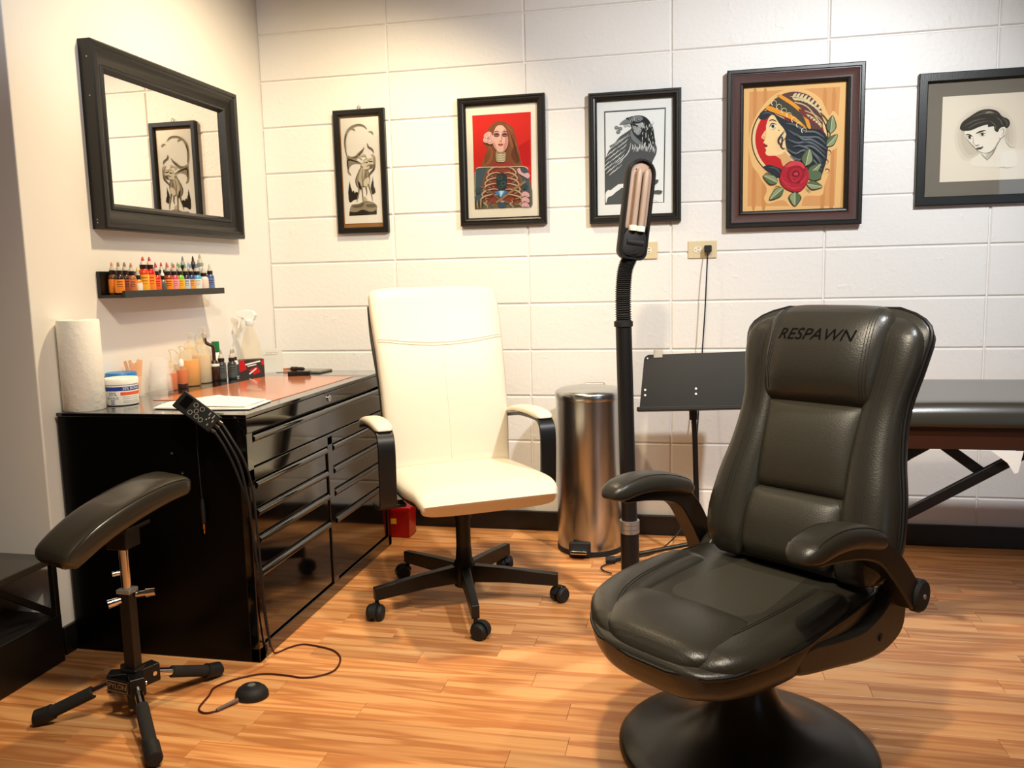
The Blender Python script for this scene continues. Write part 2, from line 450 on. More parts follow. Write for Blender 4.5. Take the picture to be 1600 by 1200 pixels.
obj('pane', MB().box2((WX0+.03, YF-.05, WZ0+.03), (WX1-.03, YF-.045, WZ1-.03)), M['winpane'], wo, smooth=False)

# black baseboards
struct(obj('baseboard_back', MB().box2((0, -.018, 0.0), (XR, .002, .088)), M['base'], smooth=False, bevel=.003))
struct(obj('baseboard_left', MB().box2((-.002, -1.485, 0.0), (.014, -.018, .088)), M['base'], smooth=False, bevel=.003))
struct(obj('baseboard_side', MB().box2((XL, -1.500, 0.0), (0.0, -1.483, .088)), M['base'], smooth=False, bevel=.003))

# ------------------------------------------------------------------ tool cabinet
CX, CY0, CY1, CZ = 0.645, -1.438, -0.285, 0.757
cab = thing('tool_cabinet', 'long glossy black tool cabinet with many drawers against the left wall', 'cabinet', (0.33, (CY0+CY1)/2, 0))
ox, oy = -0.33, -(CY0+CY1)/2
def cb(a, b): return (a[0]+ox, a[1]+oy, a[2]), (b[0]+ox, b[1]+oy, b[2])
mb = MB()
mb.box2(*cb((.016, CY0, .0), (CX-.028, CY1, CZ-.012)))
mbf = MB()
f0, f1 = CX-.030, CX                     # face frame members
for (ya, yb, za, zb) in ((CY0, CY0+.036, 0, .70), (CY1-.036, CY1, 0, .70), (-.888, -.846, .045, .585), (CY0, CY1, 0, .045), (CY0, CY1, .553, .592)):
    mbf.box2(*cb((f0, ya, za), (f1, yb, zb)))
obj('face_frame', mbf, M['gloss'], cab, bevel=.0025)
obj('body', mb, M['gloss_side'], cab, bevel=.0025)
obj('lid', MB().box2(*cb((.014, CY0-.003, CZ-.012), (CX+.004, CY1+.003, CZ))), M['gloss'], cab, bevel=.003)
fas = obj('lid_fascia', MB().box2(*cb((f0, CY0+.003, .700), (CX+.001, CY1-.003, CZ-.014))), M['gloss'], cab, bevel=.002)
lk = MB().cyl((CX+ox, -.861+oy, .722), (CX+.006+ox, -.861+oy, .722), .011, n=20)
lo_ = obj('lock', lk, M['chrome'], fas)
plabel(lo_, 'small round chrome lock')
lk2 = MB().box2((CX+.005+ox, -.8625+oy, .716), (CX+.0068+ox, -.8595+oy, .728))
obj('keyhole', lk2, M['black'], fas, smooth=False)
def drawer(y0, y1, z0, z1, pull=True):
    d = obj('drawer', MB().box2(*cb((f0-.05, y0, z0), (CX-.006, y1, z1))), M['gloss'], cab, bevel=.003)
    # rolled full-width pull along the drawer's top edge
    prof = [(-.012, 0), (-.001, -.003), (.004, -.008), (.0055, -.015), (.003, -.022), (-.006, -.026), (-.012, -.024)]
    m2 = MB().prism([(x, z) for x, z in prof], (CX+ox, y0+.004+oy, z1+.002), (1,0,0), (0,0,1), (0, y1-y0-.008, 0))
    obj('drawer_pull', m2, M['gloss'], d, bevel=.002)
    return d
drawer(CY0+.036, CY1-.036, .594, .690)
for za, zb in ((.468, .549), (.384, .464), (.282, .380), (.050, .278)):
    drawer(CY0+.038, -.890, za, zb)
    drawer(-.844, CY1-.038, za, zb)
for (x, z) in ((.40, .64), (.43, .58), (.16, .48)):
    obj('side_bolt', MB().lathe([(.004, 0), (.004, .002), (.002, .003)], (x+ox, CY0+oy, z), 10, True, (0,-1,0)), M['chrome'], cab)

# ------------------------------------------------------------------ wall mirror (on x = 0)
mir = thing('wall_mirror', 'wide rectangular mirror in a thick black moulded frame on the left wall', 'mirror', (0, -1.185, 1.322), R(90))
W, H = .885, .596
prof = [(0, 0), (0, .046), (.006, .051), (.016, .051), (.020, .046), (.026, .046), (.034, .040), (.050, .030), (.064, .026), (.068, .030), (.076, .030), (.082, .022), (.088, .014), (.088, 0)]
obj('frame', MB().sweep_rect(W, H, prof, (0, 0, 0)), M['frame_black'], mir, angle=25)
obj('mirror_glass', MB().box2((.084, -.014, .084), (W-.084, -.006, H-.084)), M['mirror'], mir, smooth=False)
obj('backing', MB().box2((.01, -.006, .01), (W-.01, -.0005, H-.01)), M['black'], mir, smooth=False)
for z in (.03, .02, .42, .54): obj('frame_nail', MB().lathe([(.0025, 0), (.0025, .0012), (.001, .0016)], (0, -.02-.01*(z > .3), z), 8, True, (-1,0,0)), M['silver'], mir)

# ------------------------------------------------------------------ picture ledge
led = thing('wall_ledge', 'narrow black picture ledge holding ink bottles under the mirror', 'shelf', (0, -1.19, 1.097))
LL = .608
obj('tray', MB().box2((.001, 0, 0), (.092, LL, .010)), M['frame_black'], led, bevel=.001)
obj('lip', MB().box2((.092, 0, 0), (.102, LL, .023)), M['frame_black'], led, bevel=.0015)
obj('back_panel', MB().box2((.001, 0, .010), (.014, LL, .088)), M['frame_black'], led, bevel=.001)
# ------------------------------------------------------------------ framed pictures
AM = {}
def am(rgb):
    k = tuple(rgb)
    if k not in AM: AM[k] = pm('print_ink_%02x%02x%02x' % k, k, 0.65, spec=0.2)
    return AM[k]
class Art:
    """flat print: polygons in the coordinates of a picture area, mapped affinely into a w x h sheet"""
    def __init__(s, w, h, tl, tr, bl):
        s.w, s.h = w, h; s.mb = MB(); s.mats = []; s.lay = 0
        s.o = Vector(tl); s.u = Vector(tr)-s.o; s.q = Vector(bl)-s.o
        s.det = s.u.x*s.q.y - s.u.y*s.q.x
    def uv(s, p):
        d = Vector(p)-s.o
        a = (d.x*s.q.y-d.y*s.q.x)/s.det; b = (s.u.x*d.y-s.u.y*d.x)/s.det
        return a, b
    def poly(s, pts, rgb, smooth=True, n=5, clip=True):
        if smooth: pts = catmull(pts, n, True)
        P = []
        for p in pts:
            a, b = s.uv(p)
            if clip: a = min(max(a, 0), 1); b = min(max(b, 0), 1)
            P.append(Vector((a*s.w, 0, (1-b)*s.h)))
        Q = [P[0]]
        for p in P[1:]:
            if (p-Q[-1]).length > 1e-5: Q.append(p)
        if len(Q) < 3: return
        y = -0.00005*s.lay; s.lay += 1
        m = am(rgb)
        if m not in s.mats: s.mats.append(m)
        tri = geometry.tessellate_polygon([[Vector((p.x, p.z, 0)) for p in Q]])
        s.mb.add([Vector((p.x, y, p.z)) for p in Q], [tuple(t) for t in tri], s.mats.index(m))
    def line(s, pts, w, rgb, taper=True, n=5):
        """brush stroke, widest in the middle unless taper is False (w in picture coordinates)"""
        P = [Vector(p) for p in catmull(pts, n)] if len(pts) > 2 else [Vector(pts[0]).lerp(Vector(pts[1]), t/4) for t in range(5)]
        L, Rr = [], []; k = len(P)
        for i, p in enumerate(P):
            t = (P[min(i+1, k-1)]-P[max(i-1, 0)])
            if t.length < 1e-6: continue
            t.normalize(); nn = Vector((-t.y, t.x))
            f = (0.15+0.85*math.sin(PI*i/(k-1))) if taper is True else (1-0.85*i/(k-1) if taper == 'end' else 1)
            L.append(tuple(p+nn*w*f/2)); Rr.append(tuple(p-nn*w*f/2))
        s.poly(L+Rr[::-1], rgb, smooth=False)
    def oval(s, c, rx, ry, rgb, rot=0, n=24):
        ca, sa = math.cos(R(rot)), math.sin(R(rot))
        s.poly([(c[0]+rx*math.cos(2*PI*i/n)*ca-ry*math.sin(2*PI*i/n)*sa, c[1]+rx*math.cos(2*PI*i/n)*sa+ry*math.sin(2*PI*i/n)*ca) for i in range(n)], rgb, smooth=False)
    def build(s, name, parent, loc):
        return obj(name, s.mb, s.mats, parent, smooth=False, loc=loc)

def picture(label, x, z, w, h, prof, fmat, depth_in, mat_rgb=None, roll=0.0, tilt=0.0, frame_in=None, group='framed prints on the block wall'):
    t = thing('framed_picture', label, 'picture', (x, -.002, z), 0, group)
    t.rotation_euler = (tilt, roll, 0)
    obj('frame', MB().sweep_rect(w, h, prof, (0, 0, 0)), fmat, t, angle=25)
    fi = frame_in
    obj('backing', MB().box2((fi-.01, -depth_in+.004, fi-.01), (w-fi+.01, -.001, h-fi+.01)), am(mat_rgb or (240, 236, 226)), t, smooth=False)
    obj('glass', MB().box2((fi-.004, -depth_in-.009, fi-.004), (w-fi+.004, -depth_in-.007, h-fi+.004)), M['pane'], t, smooth=False)
    return t
P_THIN = [(0, 0), (0, .020), (.004, .024), (.020, .024), (.025, .018), (.025, 0)]
P_STEP = [(0, 0), (0, .024), (.003, .028), (.009, .028), (.011, .025), (.018, .025), (.022, .028), (.027, .026), (.034, .018), (.034, 0)]
P_WIDE = [(0, 0), (0, .034), (.004, .038), (.014, .038), (.017, .034), (.020, .034), (.026, .031), (.044, .027), (.052, .028), (.055, .031), (.061, .029), (.066, .022), (.066, 0)]
P_FLAT = [(0, 0), (0, .020), (.003, .023), (.030, .023), (.034, .018), (.034, 0)]

# 1 -- stag print, tall narrow frame
t = picture('tall narrow black frame with a grey stag print, nearest the mirror corner', .353, 1.347, .240, .537, P_THIN, M['frame_black'], .010, (168, 118, 66), frame_in=.025)
pw, ph = .178, .460
obj('mount', MB().box2((.031, -.0085, .043), (.031+pw, -.006, .043+ph)), am((252, 248, 238)), t, smooth=False)
A = Art(pw, ph, (160, 178), (468, 160), (207, 1052))
K1, K2, K3, K4, K5 = (52, 44, 34), (110, 98, 80), (158, 146, 124), (202, 190, 166), (226, 216, 194)
A.poly([(240,985),(468,968),(467,905),(400,925),(330,900),(244,935)], K1, False)
A.poly([(243,940),(262,890),(320,880),(370,855),(430,865),(466,890),(466,925),(420,945),(350,930),(300,950),(250,948)], K3)
A.poly([(262,900),(320,886),(360,870),(350,905),(290,915)], K2); A.poly([(380,890),(440,880),(462,905),(400,910)], K2)
A.poly([(234,790),(250,770),(262,785),(275,772),(288,795),(300,780),(318,800),(312,840),(280,850),(250,872),(236,850)], K1)
for x, y0, y1, w in ((243,690,800,16),(253,740,810,18),(270,765,830,16),(432,650,800,16),(424,690,790,14),(445,735,790,14),(290,775,840,12)):
    A.poly([(x,y0),(x+w*.5,(y0+y1)/2),(x+w*.8,y1),(x-w*.8,y1),(x-w*.5,(y0+y1)/2)], K1, False)
    for k in range(3): A.line([(x-w*(.5+.2*k), y0+(y1-y0)*(.35+.22*k)), (x, y0+(y1-y0)*(.3+.22*k)), (x+w*(.5+.2*k), y0+(y1-y0)*(.36+.22*k))], 7, K1)
A.poly([(356,815),(350,855),(372,858),(388,842)], K4)
A.poly([(335,575),(300,650),(293,690),(302,730),(325,765),(340,760),(352,735),(385,730),(410,700),(405,650),(395,600),(380,585),(365,605)], K3)
A.poly([(338,585),(320,640),(318,690),(330,735),(338,755),(346,715),(352,680),(360,640),(366,605)], K4)
A.poly([(312,690),(316,730),(328,760),(338,748),(330,712)], K1)
for pts, w in ((((335,578),(302,648),(293,690),(302,730),(328,764)), 6), (((330,764),(350,738),(385,732),(408,705)), 6), (((392,592),(405,650),(411,702)), 5), (((350,600),(345,660),(352,720)), 5), (((372,610),(378,660),(390,700)), 5)): A.line(pts, w, K1)
A.poly([(360,690),(395,660),(408,690),(395,725),(365,735)], K5)
for pts in (((322,760),(318,800),(308,830),(306,870)), ((345,735),(350,790),(352,830),(356,862)), ((398,715),(415,770),(425,810),(434,858)), ((378,735),(385,780),(380,810))):
    A.line(pts, 15, K2, 'end'); A.line([(p[0]+4, p[1]) for p in pts], 5, K4, 'end')
A.poly([(345,545),(360,520),(395,510),(425,520),(440,540),(425,560),(400,590),(372,600),(350,590),(342,570)], K5)
A.line([(345,548),(362,518),(398,508),(428,520)], 4, K2); A.line([(362,600),(395,594),(424,566)], 5, K1); A.oval((385,536), 6, 5, K1); A.poly([(404,570),(424,556),(438,562),(428,582),(410,590)], K2)   # head
A.line([(378,575),(400,560),(428,555)], 9, K2); A.line([(356,545),(372,538),(388,545)], 6, K1); A.poly([(330,560),(350,570),(352,582),(336,578)], K3)
A.line([(388,520),(410,530),(436,528)], 10, K1)
# antlers
A.poly([(340,545),(300,520),(262,505),(225,495),(215,470),(220,520),(222,580),(232,625),(258,645),(240,610),(242,580),(262,555),(300,545),(345,552)], K3)
A.poly([(222,480),(250,490),(285,485),(310,460),(345,430),(362,408),(350,450),(318,490),(290,515),(250,512)], K3)
A.line([(235,600),(228,560),(232,520),(300,528)], 12, K1); A.line([(255,505),(300,490),(335,455),(358,415)], 8, K1)
A.line([(218,505),(260,520),(325,540)], 12, K1)
A.line([(222,490),(208,430),(204,360),(214,300),(245,255),(295,232),(345,235),(380,262)], 20, K3)
A.line([(218,480),(210,420),(206,350),(212,300)], 12, K1); A.line([(250,250),(300,228),(350,235),(384,266)], 10, K2)
A.line([(240,255),(268,262),(288,276)], 12, K3); A.line([(394,284),(420,288),(434,308)], 12, K3)
A.line([(385,378),(395,410),(425,430),(440,460)], 14, K2); A.line([(425,470),(442,490),(446,540),(440,590),(412,625),(398,648)], 20, K3)
A.line([(446,545),(442,590),(420,622),(398,650)], 11, K1); A.line([(415,470),(432,485),(436,510)], 10, K4)
for pts in (((305,480),(335,505),(350,515)), ((352,470),(372,480),(384,510)), ((395,515),(415,505),(430,520)), ((330,490),(352,482),(378,488))): A.line(pts, 9, K4)
A.line([(212,330),(210,400),(220,470)], 5, K5)
A.build('stag_print', t, (.031, -.0087, .043))
h_ = MB(); h_.tube([(.118, -.004, .536), (.112, -.006, .548), (.120, -.007, .556), (.128, -.006, .548), (.122, -.004, .536)], .0018, 6)
h_.box2((.113, -.006, .534), (.127, -.001, .540))
plabel(obj('hanging_hook', h_, M['silver'], t), 'small bright wire hook above the frame')

# 2 -- red portrait
t = picture('black frame with a red print of a long-haired woman with open ribcage', .927, 1.359, .380, .540, P_STEP, M['frame_black'], .012, (238, 232, 216), frame_in=.034)
pw, ph = .256, .396
A = Art(pw, ph, (178, 226), (655, 200), (202, 1008))
RD, DK, HR, HR2, SK, SK2, BN, BN2, BL, OR = (206, 44, 38), (52, 40, 36), (126, 80, 54), (150, 92, 60), (226, 182, 168), (202, 144, 132), (178, 160, 130), (120, 100, 78), (74, 90, 98), (138, 66, 52)
A.poly([(178,226),(655,200),(672,993),(202,1008)], RD, False)
A.poly([(650,420),(655,610),(662,640),(600,640),(585,600),(560,480)], (188, 30, 30), False)
A.poly([(340,300),(395,272),(450,285),(510,330),(530,400),(552,470),(570,560),(575,640),(480,640),(300,650),(255,640),(280,570),(300,500),(270,440),(300,360)], HR)
A.poly([(455,300),(500,340),(520,400),(545,470),(555,540),(520,520),(490,450),(470,380)], HR2); A.poly([(320,480),(350,520),(340,600),(300,640),(262,638),(290,560)], HR2)
A.poly([(520,480),(545,520),(570,600),(540,620),(500,560)], (104, 60, 40))
for d in (0, 14, 28, 42): A.line([(470+d,320+d),(505+d*.6,420+d),(530+d*.4,520),(548+d*.3,620)], 5, (92, 54, 36))
for d in (0, 14, 28): A.line([(330-d*.5,500),(322-d,560),(285-d*.2,630)], 5, (92, 54, 36))
# torso case
A.poly([(200,690),(240,655),(420,652),(610,650),(640,680),(655,760),(668,993),(202,1008)], (112, 100, 82))
A.poly([(205,700),(260,660),(300,665),(262,800),(270,920),(205,940)], BL); A.poly([(560,665),(625,665),(645,760),(660,990),(590,990),(600,800)], BL)
A.poly([(290,720),(330,660),(420,650),(520,650),(565,720),(590,840),(580,940),(430,960),(280,940),(262,840)], OR)
A.poly([(335,640),(360,612),(420,618),(480,605),(520,640),(470,665),(380,665)], (160, 60, 50))
for p, q in (((320,740),24),((360,820),26),((510,760),28),((545,860),26),((330,900),22),((520,920),24),((350,690),20),((490,690),20)):
    A.oval(p, q, q*.8, (128, 40, 34)); A.oval((p[0]-4, p[1]-4), q*.45, q*.3, (176, 84, 64))
for k in range(6):
    y = 690+k*46; wx = 105+k*12
    for sg in (-1, 1):
        L0 = [(426+sg*12,y-30), (426+sg*wx*.45,y-38), (426+sg*wx*.85,y-22), (426+sg*(wx+10),y+8), (426+sg*wx*.92,y+34), (426+sg*wx*.7,y+44)]
        A.line([(a+2,b+6) for a, b in L0], 13, (84, 58, 44)); A.line(L0, 12, BN); A.line([(a,b-3) for a, b in L0[:4]], 4, (212, 198, 168))
A.line([(215,665),(260,655),(430,652),(600,648),(640,672)], 7, (206, 196, 170), False)
A.line([(206,690),(204,800),(206,900)], 8, (170,160,136), False)
A.poly([(385,720),(410,705),(450,706),(468,740),(465,820),(440,850),(400,845),(380,790)], (46, 60, 62))
for p, q in (((410,740),22),((440,790),24),((420,815),18)): A.oval(p, q, q*.8, (68, 88, 88)); A.oval(p, q*.5, q*.4, (38, 50, 52))
A.line([(250,815),(330,860),(420,925),(520,960)], 16, BN2, False); A.line([(620,770),(540,830),(440,905),(380,950)], 18, (150, 124, 92), False)
for k, x in enumerate((250, 290, 330, 500, 540, 580)): A.line([(x,920),(x+15,940),(x-5,960),(x+20,980),(x+8,998)], 11, BN if k % 2 else BN2)
A.poly([(365,862),(400,850),(450,848),(475,858),(418,908)], (70, 130, 190), False); A.poly([(400,850),(450,848),(418,905)], (150, 200, 232), False); A.poly([(415,850),(432,849),(420,900)], (220, 236, 246), False)
A.oval((432,968), 34, 24, (60, 84, 108)); A.oval((432,940), 16, 8, BN); A.oval((612,815), 26, 24, (58, 74, 80)); A.oval((228,850), 22, 26, (62, 82, 90))
for k in range(5): A.line([(212+k*14,930),(208+k*15,960),(216+k*13,1000)], 8, BN if k % 2 else (66, 58, 46))
A.poly([(553,672),(572,660),(585,690),(610,705),(640,700),(655,725),(640,748),(615,735),(580,715),(560,700)], (216, 172, 172))
for k, y in enumerate((870, 915, 960)): A.poly([(590,y),(615,y-16),(645,y-4),(655,y+22),(640,y+32),(612,y+22),(595,y+30)], (216, 170, 174)); A.line([(600,y+14),(625,y+22),(648,y+14)], 4, (176, 124, 132))
# neck, face
A.poly([(380,520),(440,525),(458,540),(452,600),(430,612),(395,608),(376,590)], (150, 136, 108))
for k in range(5): A.line([(378,540+k*15),(395,552+k*14),(415,548+k*14),(440,552+k*14),(458,536+k*15)], 8, (214, 200, 168))
A.poly([(352,390),(372,330),(400,308),(430,312),(458,345),(470,390),(478,440),(468,490),(440,522),(415,530),(385,518),(358,480),(350,440)], SK)
A.poly([(440,340),(465,380),(478,440),(468,490),(442,522),(440,480),(452,430)], SK2); A.poly([(352,430),(362,480),(385,516),(372,470)], SK2)
A.poly([(400,308),(372,330),(350,400),(345,440),(330,420),(345,340),(385,285),(430,285),(465,320),(480,400),(465,360),(440,318)], HR)
for x in (381, 448):
    A.oval((x,388), 25, 19, (150, 96, 92)); A.line([(x-22,390),(x,382),(x+22,390)], 12, (64, 44, 44)); A.line([(x-20,396),(x,401),(x+20,396)], 4, (60, 40, 40)); A.line([(x-24,368),(x,358),(x+24,366)], 7, (92, 56, 46))
A.line([(420,385),(424,420),(416,436)], 10, SK2); A.line([(402,438),(414,444),(426,438)], 6, (156, 92, 84))
A.poly([(393,467),(406,460),(415,463),(425,459),(437,465),(427,477),(413,480),(402,476)], (172, 84, 82)); A.line([(393,467),(415,469),(437,466)], 3, (112, 46, 46))
for p, q in (((310,400),34),((298,430),28),((330,440),28),((318,382),24),((338,410),24)): A.oval(p, q, q*.9, (222, 176, 172))
for p, q in (((312,410),22),((300,435),14),((330,440),15),((325,390),13)): A.oval(p, q, q*.9, (202, 146, 146)); A.oval((p[0]-2,p[1]-2), q*.7, q*.6, (232, 196, 190))
A.oval((313,412), 8, 8, (176, 110, 112))
A.build('woman_print', t, (.062, -.0090, .072))

# 3 -- raven print
t = picture('black frame with a grey raven print behind the reading lamp head', 1.491, 1.350, .379, .533, P_STEP, M['frame_black'], .012, (238, 237, 232), frame_in=.034)
pw, ph = .253, .382
A = Art(pw, ph, (207, 222), (668, 194), (218, 968))
G0, G1, G2, G3, WH = (40, 42, 42), (84, 87, 87), (122, 126, 126), (178, 180, 178), (238, 238, 234)
A.poly([(207,222),(668,194),(667,946),(218,968)], G1, False); A.poly([(216,233),(659,206),(658,938),(227,958)], WH, False)
A.poly([(217,610),(255,510),(245,500),(290,470),(330,420),(410,360),(440,300),(500,270),(545,300),(575,350),(585,420),(592,470),(605,510),(600,560),(575,620),(560,700),(540,780),(430,800),(330,800),(260,850),(226,870),(219,740)], G1)
A.poly([(226,958),(228,900),(260,880),(300,860),(330,830),(360,830),(360,958)], G1, False)
A.poly([(226,955),(240,910),(275,890),(300,865),(320,850),(338,830),(320,800),(290,835),(262,850),(240,850),(222,880)], WH)
A.poly([(370,280),(420,262),(470,254),(520,270),(555,310),(578,370),(588,430),(592,470),(560,500),(520,490),(480,450),(430,400),(410,340),(395,310)], G0)
A.poly([(412,370),(440,420),(490,470),(520,492),(480,490),(430,455),(408,410)], G2)
A.poly([(322,330),(345,300),(375,285),(405,300),(412,318),(380,325),(350,328)], G2); A.poly([(352,330),(385,325),(410,335),(405,352),(385,345),(365,352)], G3)
A.poly([(420,268),(470,256),(500,280),(470,305),(430,298)], G2); A.oval((466,290), 10, 9, G0); A.oval((468,288), 4, 4, WH)
for pts in (((392,275),(405,290),(410,308)), ((405,270),(418,288),(420,310)), ((430,262),(436,280),(430,300))): A.line(pts, 5, G3)
A.poly([(420,330),(450,350),(480,330),(500,318),(510,350),(490,352),(486,390),(465,412),(440,395),(425,370)], G2)
for p in ((440,350),(455,370),(470,350),(462,392),(478,372),(446,378)): A.oval(p, 12, 11, G3); A.oval(p, 6, 5, G2)
A.poly([(440,322),(470,318),(495,312),(512,352),(485,345),(462,335)], G3); A.line([(352,328),(400,318),(450,326)], 6, G1)
for p in ((302,352),(330,360),(316,386)): A.oval(p, 16, 15, G2); A.line([(p[0]-10,p[1]),(p[0]+10,p[1]-3)], 3, G3)
rn = random.Random(5)
for k in range(34):
    a = rn.uniform(0, 1); b = rn.uniform(0, 1)
    x = 500+75*a; y = 300+180*b
    if x < 590-(0.0008*(y-400)**2): A.line([(x,y),(x-4+8*a,y+14),(x-2,y+26)], 4.5, G3 if k % 3 else WH)
for k in range(20):
    x = 425+k*8.6; y = 470+rn.uniform(0, 30)+(k-8)**2*.12; A.line([(x,y),(x+2,y+22),(x-4,y+44)], 6, G3 if k % 2 else WH)
for row in range(5):
    for k in range(7):
        x = 395-row*34-k*8+row*4; y = 400+k*40+row*24
        if 225 < x < 410 and y < 690: A.line([(x,y),(x-16,y+22),(x-38,y+46)], 5, WH if (k+row) % 3 else G3)
A.line([(412,470),(400,530),(360,590),(290,640)], 6, WH); A.line([(412,410),(330,450),(262,505)], 5, G3)
A.poly([(540,830),(580,800),(595,765),(620,762),(618,782),(600,800),(560,840),(520,870)], G1); A.poly([(520,890),(560,860),(610,845),(650,850),(640,872),(590,872),(545,892),(500,905)], G1)
A.line([(580,930),(600,926),(606,934),(630,930)], 2.5, G2)
A.build('raven_print', t, (.064, -.0088, .078))

# 4 -- neo-traditional lady head
t = picture('large brown and black frame with a painted lady in a headscarf above a red rose', 2.050, 1.312, .521, .620, P_WIDE, M['frame_black'], .014, (214, 160, 96), frame_in=.066)
obj('frame_face', MB().sweep_rect(.521, .620, [(.0205, .0335), (.0255, .0322), (.044, .0280), (.0515, .0290), (.0515, .0262), (.0205, .030)], (0, 0, 0)), M['frame_brown'], t, angle=25)
pw, ph = .389, .488
A = Art(pw, ph, (166, 226), (854, 180), (160, 1045))
TN, TN2, TN3, CR = (230, 184, 120), (212, 154, 96), (202, 140, 82), (234, 200, 146)
A.poly([(166,226),(854,180),(826,1022),(160,1045)], TN, False)
A.poly([(204,252),(812,216),(788,988),(194,1008)], TN2, False)
for x in (230, 300, 700, 760): A.poly([(x,260),(x+26,258),(x+18,500),(x+22,980),(x-8,990),(x+4,600)], TN3)
A.poly([(200,560),(230,450),(290,350),(360,280),(450,235),(540,225),(620,250),(690,300),(740,400),(770,370),(810,420),(815,520),(800,600),(760,640),(750,760),(720,850),(700,920),(590,930),(560,1000),(500,1010),(440,960),(340,985),(310,950),(330,890),(290,830),(270,790),(230,740),(205,650)], TN)
def ringpts(cx, cy, rx, ry, a0, a1, n=30): return [(cx+rx*math.cos(R(a0+(a1-a0)*i/n)), cy+ry*math.sin(R(a0+(a1-a0)*i/n))) for i in range(n+1)]
A.oval((480,560), 262, 262, (60, 40, 20), n=48); A.oval((480,560), 254, 254, CR, n=48); A.oval((482,560), 236, 238, (192, 34, 36), n=48)
# hair mass
HA, HB, HC = (44, 48, 54), (78, 84, 90), (122, 128, 130)
A.poly([(450,440),(540,450),(620,490),(700,500),(740,560),(735,640),(728,700),(700,790),(690,820),(640,825),(600,760),(560,720),(500,700),(460,650),(430,600),(440,520)], HA)
A.poly([(330,770),(300,745),(340,728),(390,740),(430,760),(420,800),(400,815),(360,790)], HA)
# face and neck
FS, FS2 = (240, 206, 148), (216, 166, 112)
A.poly([(338,420),(320,470),(318,500),(288,545),(300,558),(312,562),(302,585),(314,600),(312,615),(322,632),(316,650),(335,668),(390,668),(420,690),(440,735),(500,740),(520,690),(470,640),(450,560),(470,470),(420,400),(370,390)], FS)
A.poly([(390,668),(420,690),(440,735),(500,740),(490,690),(450,640),(430,655)], FS2); A.poly([(318,500),(288,545),(312,562),(322,540)], (236, 186, 130)); A.poly([(380,560),(420,540),(440,600),(400,640)], (242, 196, 140))
A.poly([(304,585),(318,594),(332,602),(318,614),(308,606)], (150, 46, 44)); A.line([(306,600),(322,602),(334,602)], 3, (70, 20, 20))
A.poly([(345,480),(362,458),(388,462),(378,488),(360,494)], (236, 226, 200)); A.oval((366,474), 11, 12, (50, 54, 50)); A.line([(342,482),(360,456),(392,464)], 8, (34, 30, 28)); A.line([(350,492),(372,492),(386,478)], 4, (80, 54, 40)); A.line([(338,442),(362,432),(392,444)], 8, (50, 36, 28)); A.oval((407,500), 4, 4, (60, 30, 20))
A.line([(296,548),(306,545),(312,552)], 4, (176, 110, 70))
# front hair
A.poly([(272,425),(280,388),(310,375),(350,372),(380,395),(430,420),(480,440),(540,450),(560,490),(520,560),(490,590),(470,560),(455,520),(440,490),(405,450),(370,400),(340,412),(310,432)], HA)
for pts, c in ((((470,460),(540,480),(600,520),(690,520)), HB), (((450,480),(520,520),(580,580),(700,560)), HB), (((460,600),(540,560),(620,600),(720,600)), HC), (((470,640),(560,600),(640,650),(725,660)), HB), (((500,690),(580,650),(640,700),(700,740)), HC), (((540,700),(620,700),(660,760),(680,800)), HB), (((440,540),(460,580),(500,560),(560,520)), HC), (((290,395),(330,385),(372,402)), HB), (((405,570),(430,545),(425,600),(415,612)), HA), (((340,745),(390,752),(420,785)), HB), (((600,560),(660,540),(730,580)), HC), (((620,620),(680,620),(725,650)), HC), (((520,620),(580,620),(640,670)), HC), (((480,520),(540,530),(600,560)), HC)):
    if max(p[0] for p in pts) < 450: A.line(pts, 11, c)
for pts in (((455,455),(520,468),(580,505),(650,510),(712,545)), ((470,500),(540,540),(600,545),(670,545),(724,590)), ((465,560),(530,582),(590,575),(650,592),(716,645)), ((455,620),(520,652),(570,630),(630,642),(700,700)), ((480,665),(540,692),(600,672),(650,702),(696,760)), ((560,612),(610,600),(660,622),(722,680)), ((520,520),(570,560),(630,562),(728,620)), ((500,610),(545,600),(600,618),(650,660),(700,730))):
    A.line(pts, 15, HB); A.line([(p[0]+4, p[1]-4) for p in pts], 6, HC); A.line([(p[0]-2, p[1]+9) for p in pts], 5, (26, 28, 32))
A.line([(448,500),(420,535),(404,565),(412,590),(432,585)], 13, HA); A.line([(462,540),(430,575),(420,600),(438,622),(452,612)], 10, HA); A.line([(452,505),(425,540),(409,566)], 4, HC)
for c, s in (((742,640),16),((735,760),14),((728,700),14),((330,800),18)): A.line(ringpts(c[0], c[1], s, s, 200, 470, 10), 5, HA, 'end')
# headscarf
A.poly([(320,365),(380,300),(440,262),(520,250),(600,270),(660,320),(695,380),(700,500),(680,495),(600,485),(540,455),(450,420),(390,395)], (92, 60, 58))
A.poly([(350,330),(390,290),(450,300),(540,350),(600,420),(620,490),(585,480),(540,450),(440,400),(340,362)], (70, 66, 56))
A.poly([(322,366),(336,342),(420,372),(510,410),(590,480),(560,470),(490,430),(400,396)], (226, 150, 46)); A.poly([(400,282),(418,270),(520,330),(590,400),(622,480),(600,480),(570,410),(500,345)], (226, 150, 46))
A.poly([(540,360),(620,390),(690,450),(696,490),(640,450),(560,400)], (120, 54, 50))
for k in range(7):
    x = 372+k*34; y = 325+k*22+k*k*1.2; A.line(ringpts(x, y, 17, 17, 120, 420, 10), 6, (226, 214, 176), 'end')
A.line([(480,280),(560,290),(630,330),(690,400)], 9, (214, 196, 150))
